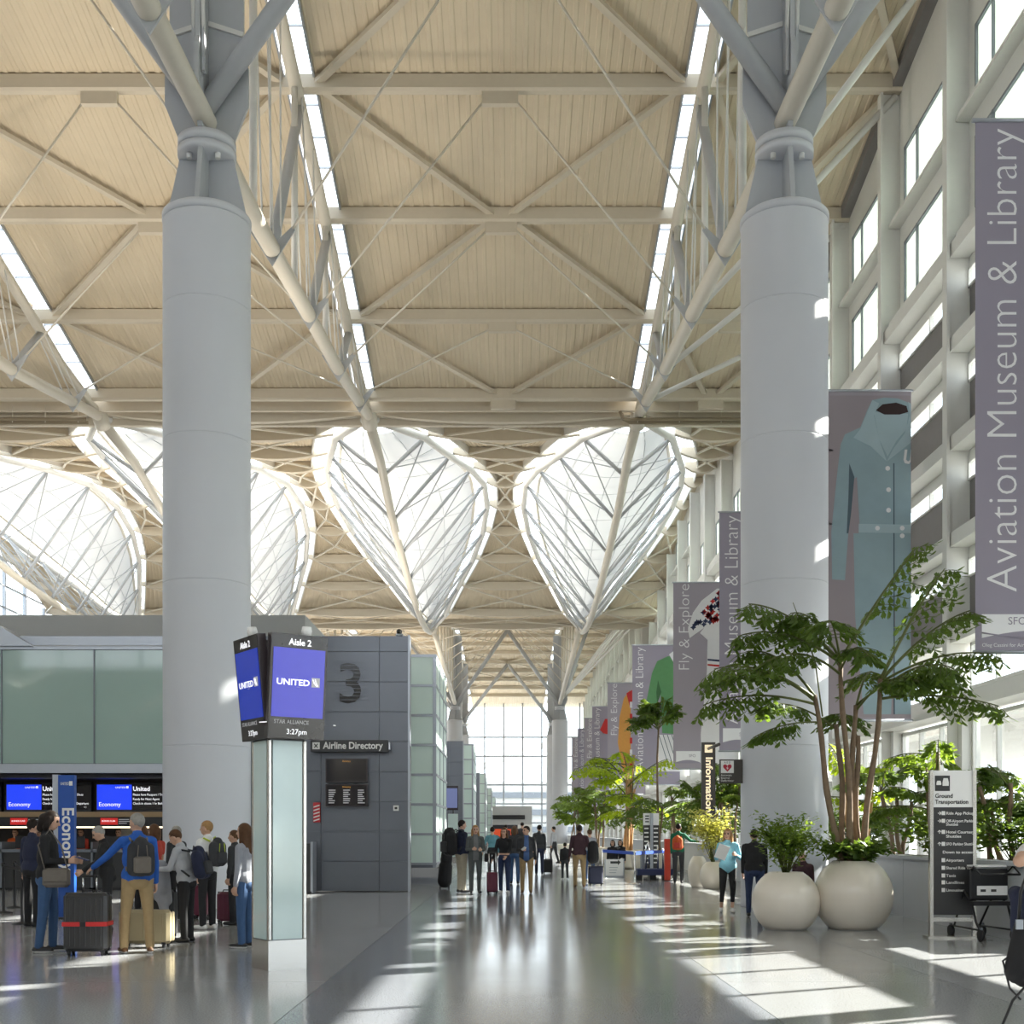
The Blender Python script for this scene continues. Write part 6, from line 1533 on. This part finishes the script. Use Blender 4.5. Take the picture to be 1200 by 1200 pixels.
person('seated person in a white hat and dark jacket behind the bowls', 941, 1060, 0, 230, 'cloth_maroon', 'cloth_black', hair='cap', hairm='sole_white', jacket=True, legs=SITL, Y=22.6, Habs=1.62, vox=0.012, nod=10)
for i, (px, Y) in enumerate(((718, 46.0), (727, 47.5))):
    person('seated dark figure under the sunlit palm, %s' % ['on the left', 'on the right'][i], px, 1020, 0, 250, 'cloth_black', 'cloth_charcoal', hair='mid', hairm='hair_black', jacket=True, legs=SITL, Y=Y, Habs=1.65, vox=0.02)
# distant passers-by
for i, (px, py, hy, c, d) in enumerate(((612, 1009, 963, 'cloth_charcoal', 'in charcoal, just right of centre'), (593, 1006, 966, 'cloth_maroon', 'in maroon by the glass towers'), (603, 1002, 967, 'cloth_black', 'in black under the portal'), (649, 1012, 968, 'cloth_lightgrey', 'in pale grey by the far column'))):
    person('tiny distant passer-by %s' % d, px, py, hy, 90+20*i, c, 'cloth_charcoal', hair='short', hairm='hair_black', vox=0.025, legs=WALK)
# ---- person cut by the right edge
e1 = person('person in a white tee at the right edge, arm raised, jacket tied at the waist', 1232, 1226, 925, 90, 'cloth_white', 'cloth_black', 'shoe_black', hair='short', hairm='hair_brown', sleeve='short', vox=V_, Y=9.0, Habs=1.78,
    arms=(((-0.50, -0.75, -0.22), (0.75, 0.55, 0.25)), A1))
mb = MB()
for a in range(12):
    t0, t1 = 2*pi*a/12, 2*pi*(a+1)/12
    capsule(mb, (0.19*cos(t0), 0.15*sin(t0), 0.02*sin(3*t0)), (0.19*cos(t1), 0.15*sin(t1), 0.02*sin(3*t1)), 0.055, 0.055)
for (x, y, dz_) in ((-0.17, -0.02, -0.24), (-0.14, -0.12, -0.28), (-0.05, -0.17, -0.26)): capsule(mb, (x, y, 0), (x*1.15, y*1.2, dz_), 0.07, 0.05)
jm = remesh(mb, 0.016, 4); jm.materials.clear(); jm.materials.append(M['cloth_navy']); jm.polygons.foreach_set('use_smooth', [True]*len(jm.polygons))
jo = link('tied_jacket', jm, None, e1['world']((-0.07, 0, 1.08)), e1['rz']); tag(jo, 'navy jacket tied round the waist at the right edge', 'jacket')
dbg = thing('hanging_bag', 'black bag with looping straps hanging at the right edge', 'bag', P(1193, 1118, 8.8))
mb = MB(); capsule(mb, (0, 0, -0.12), (0.03, 0, 0.20), 0.10, 0.06, 12); capsule(mb, (0.06, 0.02, -0.15), (0.06, 0.02, 0.15), 0.10, 0.08, 12); me = remesh(mb, 0.014, 3); me.materials.clear(); me.materials.append(M['cloth_black']); me.polygons.foreach_set('use_smooth', [True]*len(me.polygons)); link('bag_body', me, dbg)
MB().tube([(0.02, 0, 0.05), (-0.11, 0, -0.05), (-0.06, 0, -0.25), (0.02, 0, -0.33)], 0.008, 6).build('strap', 'black', dbg)
MB().tube([(0.06, -0.05, -0.2), (-0.06, -0.05, -0.33), (-0.13, -0.05, -0.5), (-0.15, -0.05, -0.62)], 0.010, 6).build('strap', 'black', dbg)
MB().tube([(0.0, 0, 0.2), (0.02, 0, 0.45), (0.10, 0.05, 0.62)], 0.012, 6).build('strap', 'black', dbg)
MB().cbox((-0.02, -0.07, 0.22), 0.05, 0.02, 0.07).build('buckle', 'alu', dbg)
bpy.data.scenes.remove(TMPS)
# ================================================================== print belongs to the face that carries it
CARRY = ('cloth', 'display', 'panel', 'sign_body', 'dark_panel', 'text_display', 'board', 'ad_panel')
FACEOF = {'zip': 'front_pocket', 'buckle': 'luggage_strap', 'advert_print': 'advert_card', 'advert_emblem': 'advert_card', 'heart': 'white_plate', 'bolt_mark': 'white_plate', 'flap': 'bag_body', 'logo_line': 'display', 'bolt': 'flange'}
kids = {}
for o in list(bpy.data.objects):
    if o.parent is not None and o.parent.parent is None: kids.setdefault(o.parent.name, []).append(o)
for par, lst in kids.items():
    pn = bpy.data.objects[par]
    if pn.get('kind') == 'structure': continue
    base = lambda o: o.name.split('.')[0]
    for o in lst:
        b = base(o); tgt = None
        if b in ('lettering', 'logo', 'text_row', 'arrow', 'icon', 'pictogram', 'arrow_mark') or b.endswith('_print') or b in ('wave', 'wave_line', 'foot_band', 'check_line', 'image_ground', 'sleeve_shadow'):
            for c in CARRY:
                tgt = next((q for q in lst if base(q) == c), None)
                if tgt: break
        elif b in FACEOF: tgt = next((q for q in lst if base(q) == FACEOF[b]), None)
        if tgt is not None and tgt is not o and b != 'buckle' or (tgt is not None and b == 'buckle'): o.parent = tgt
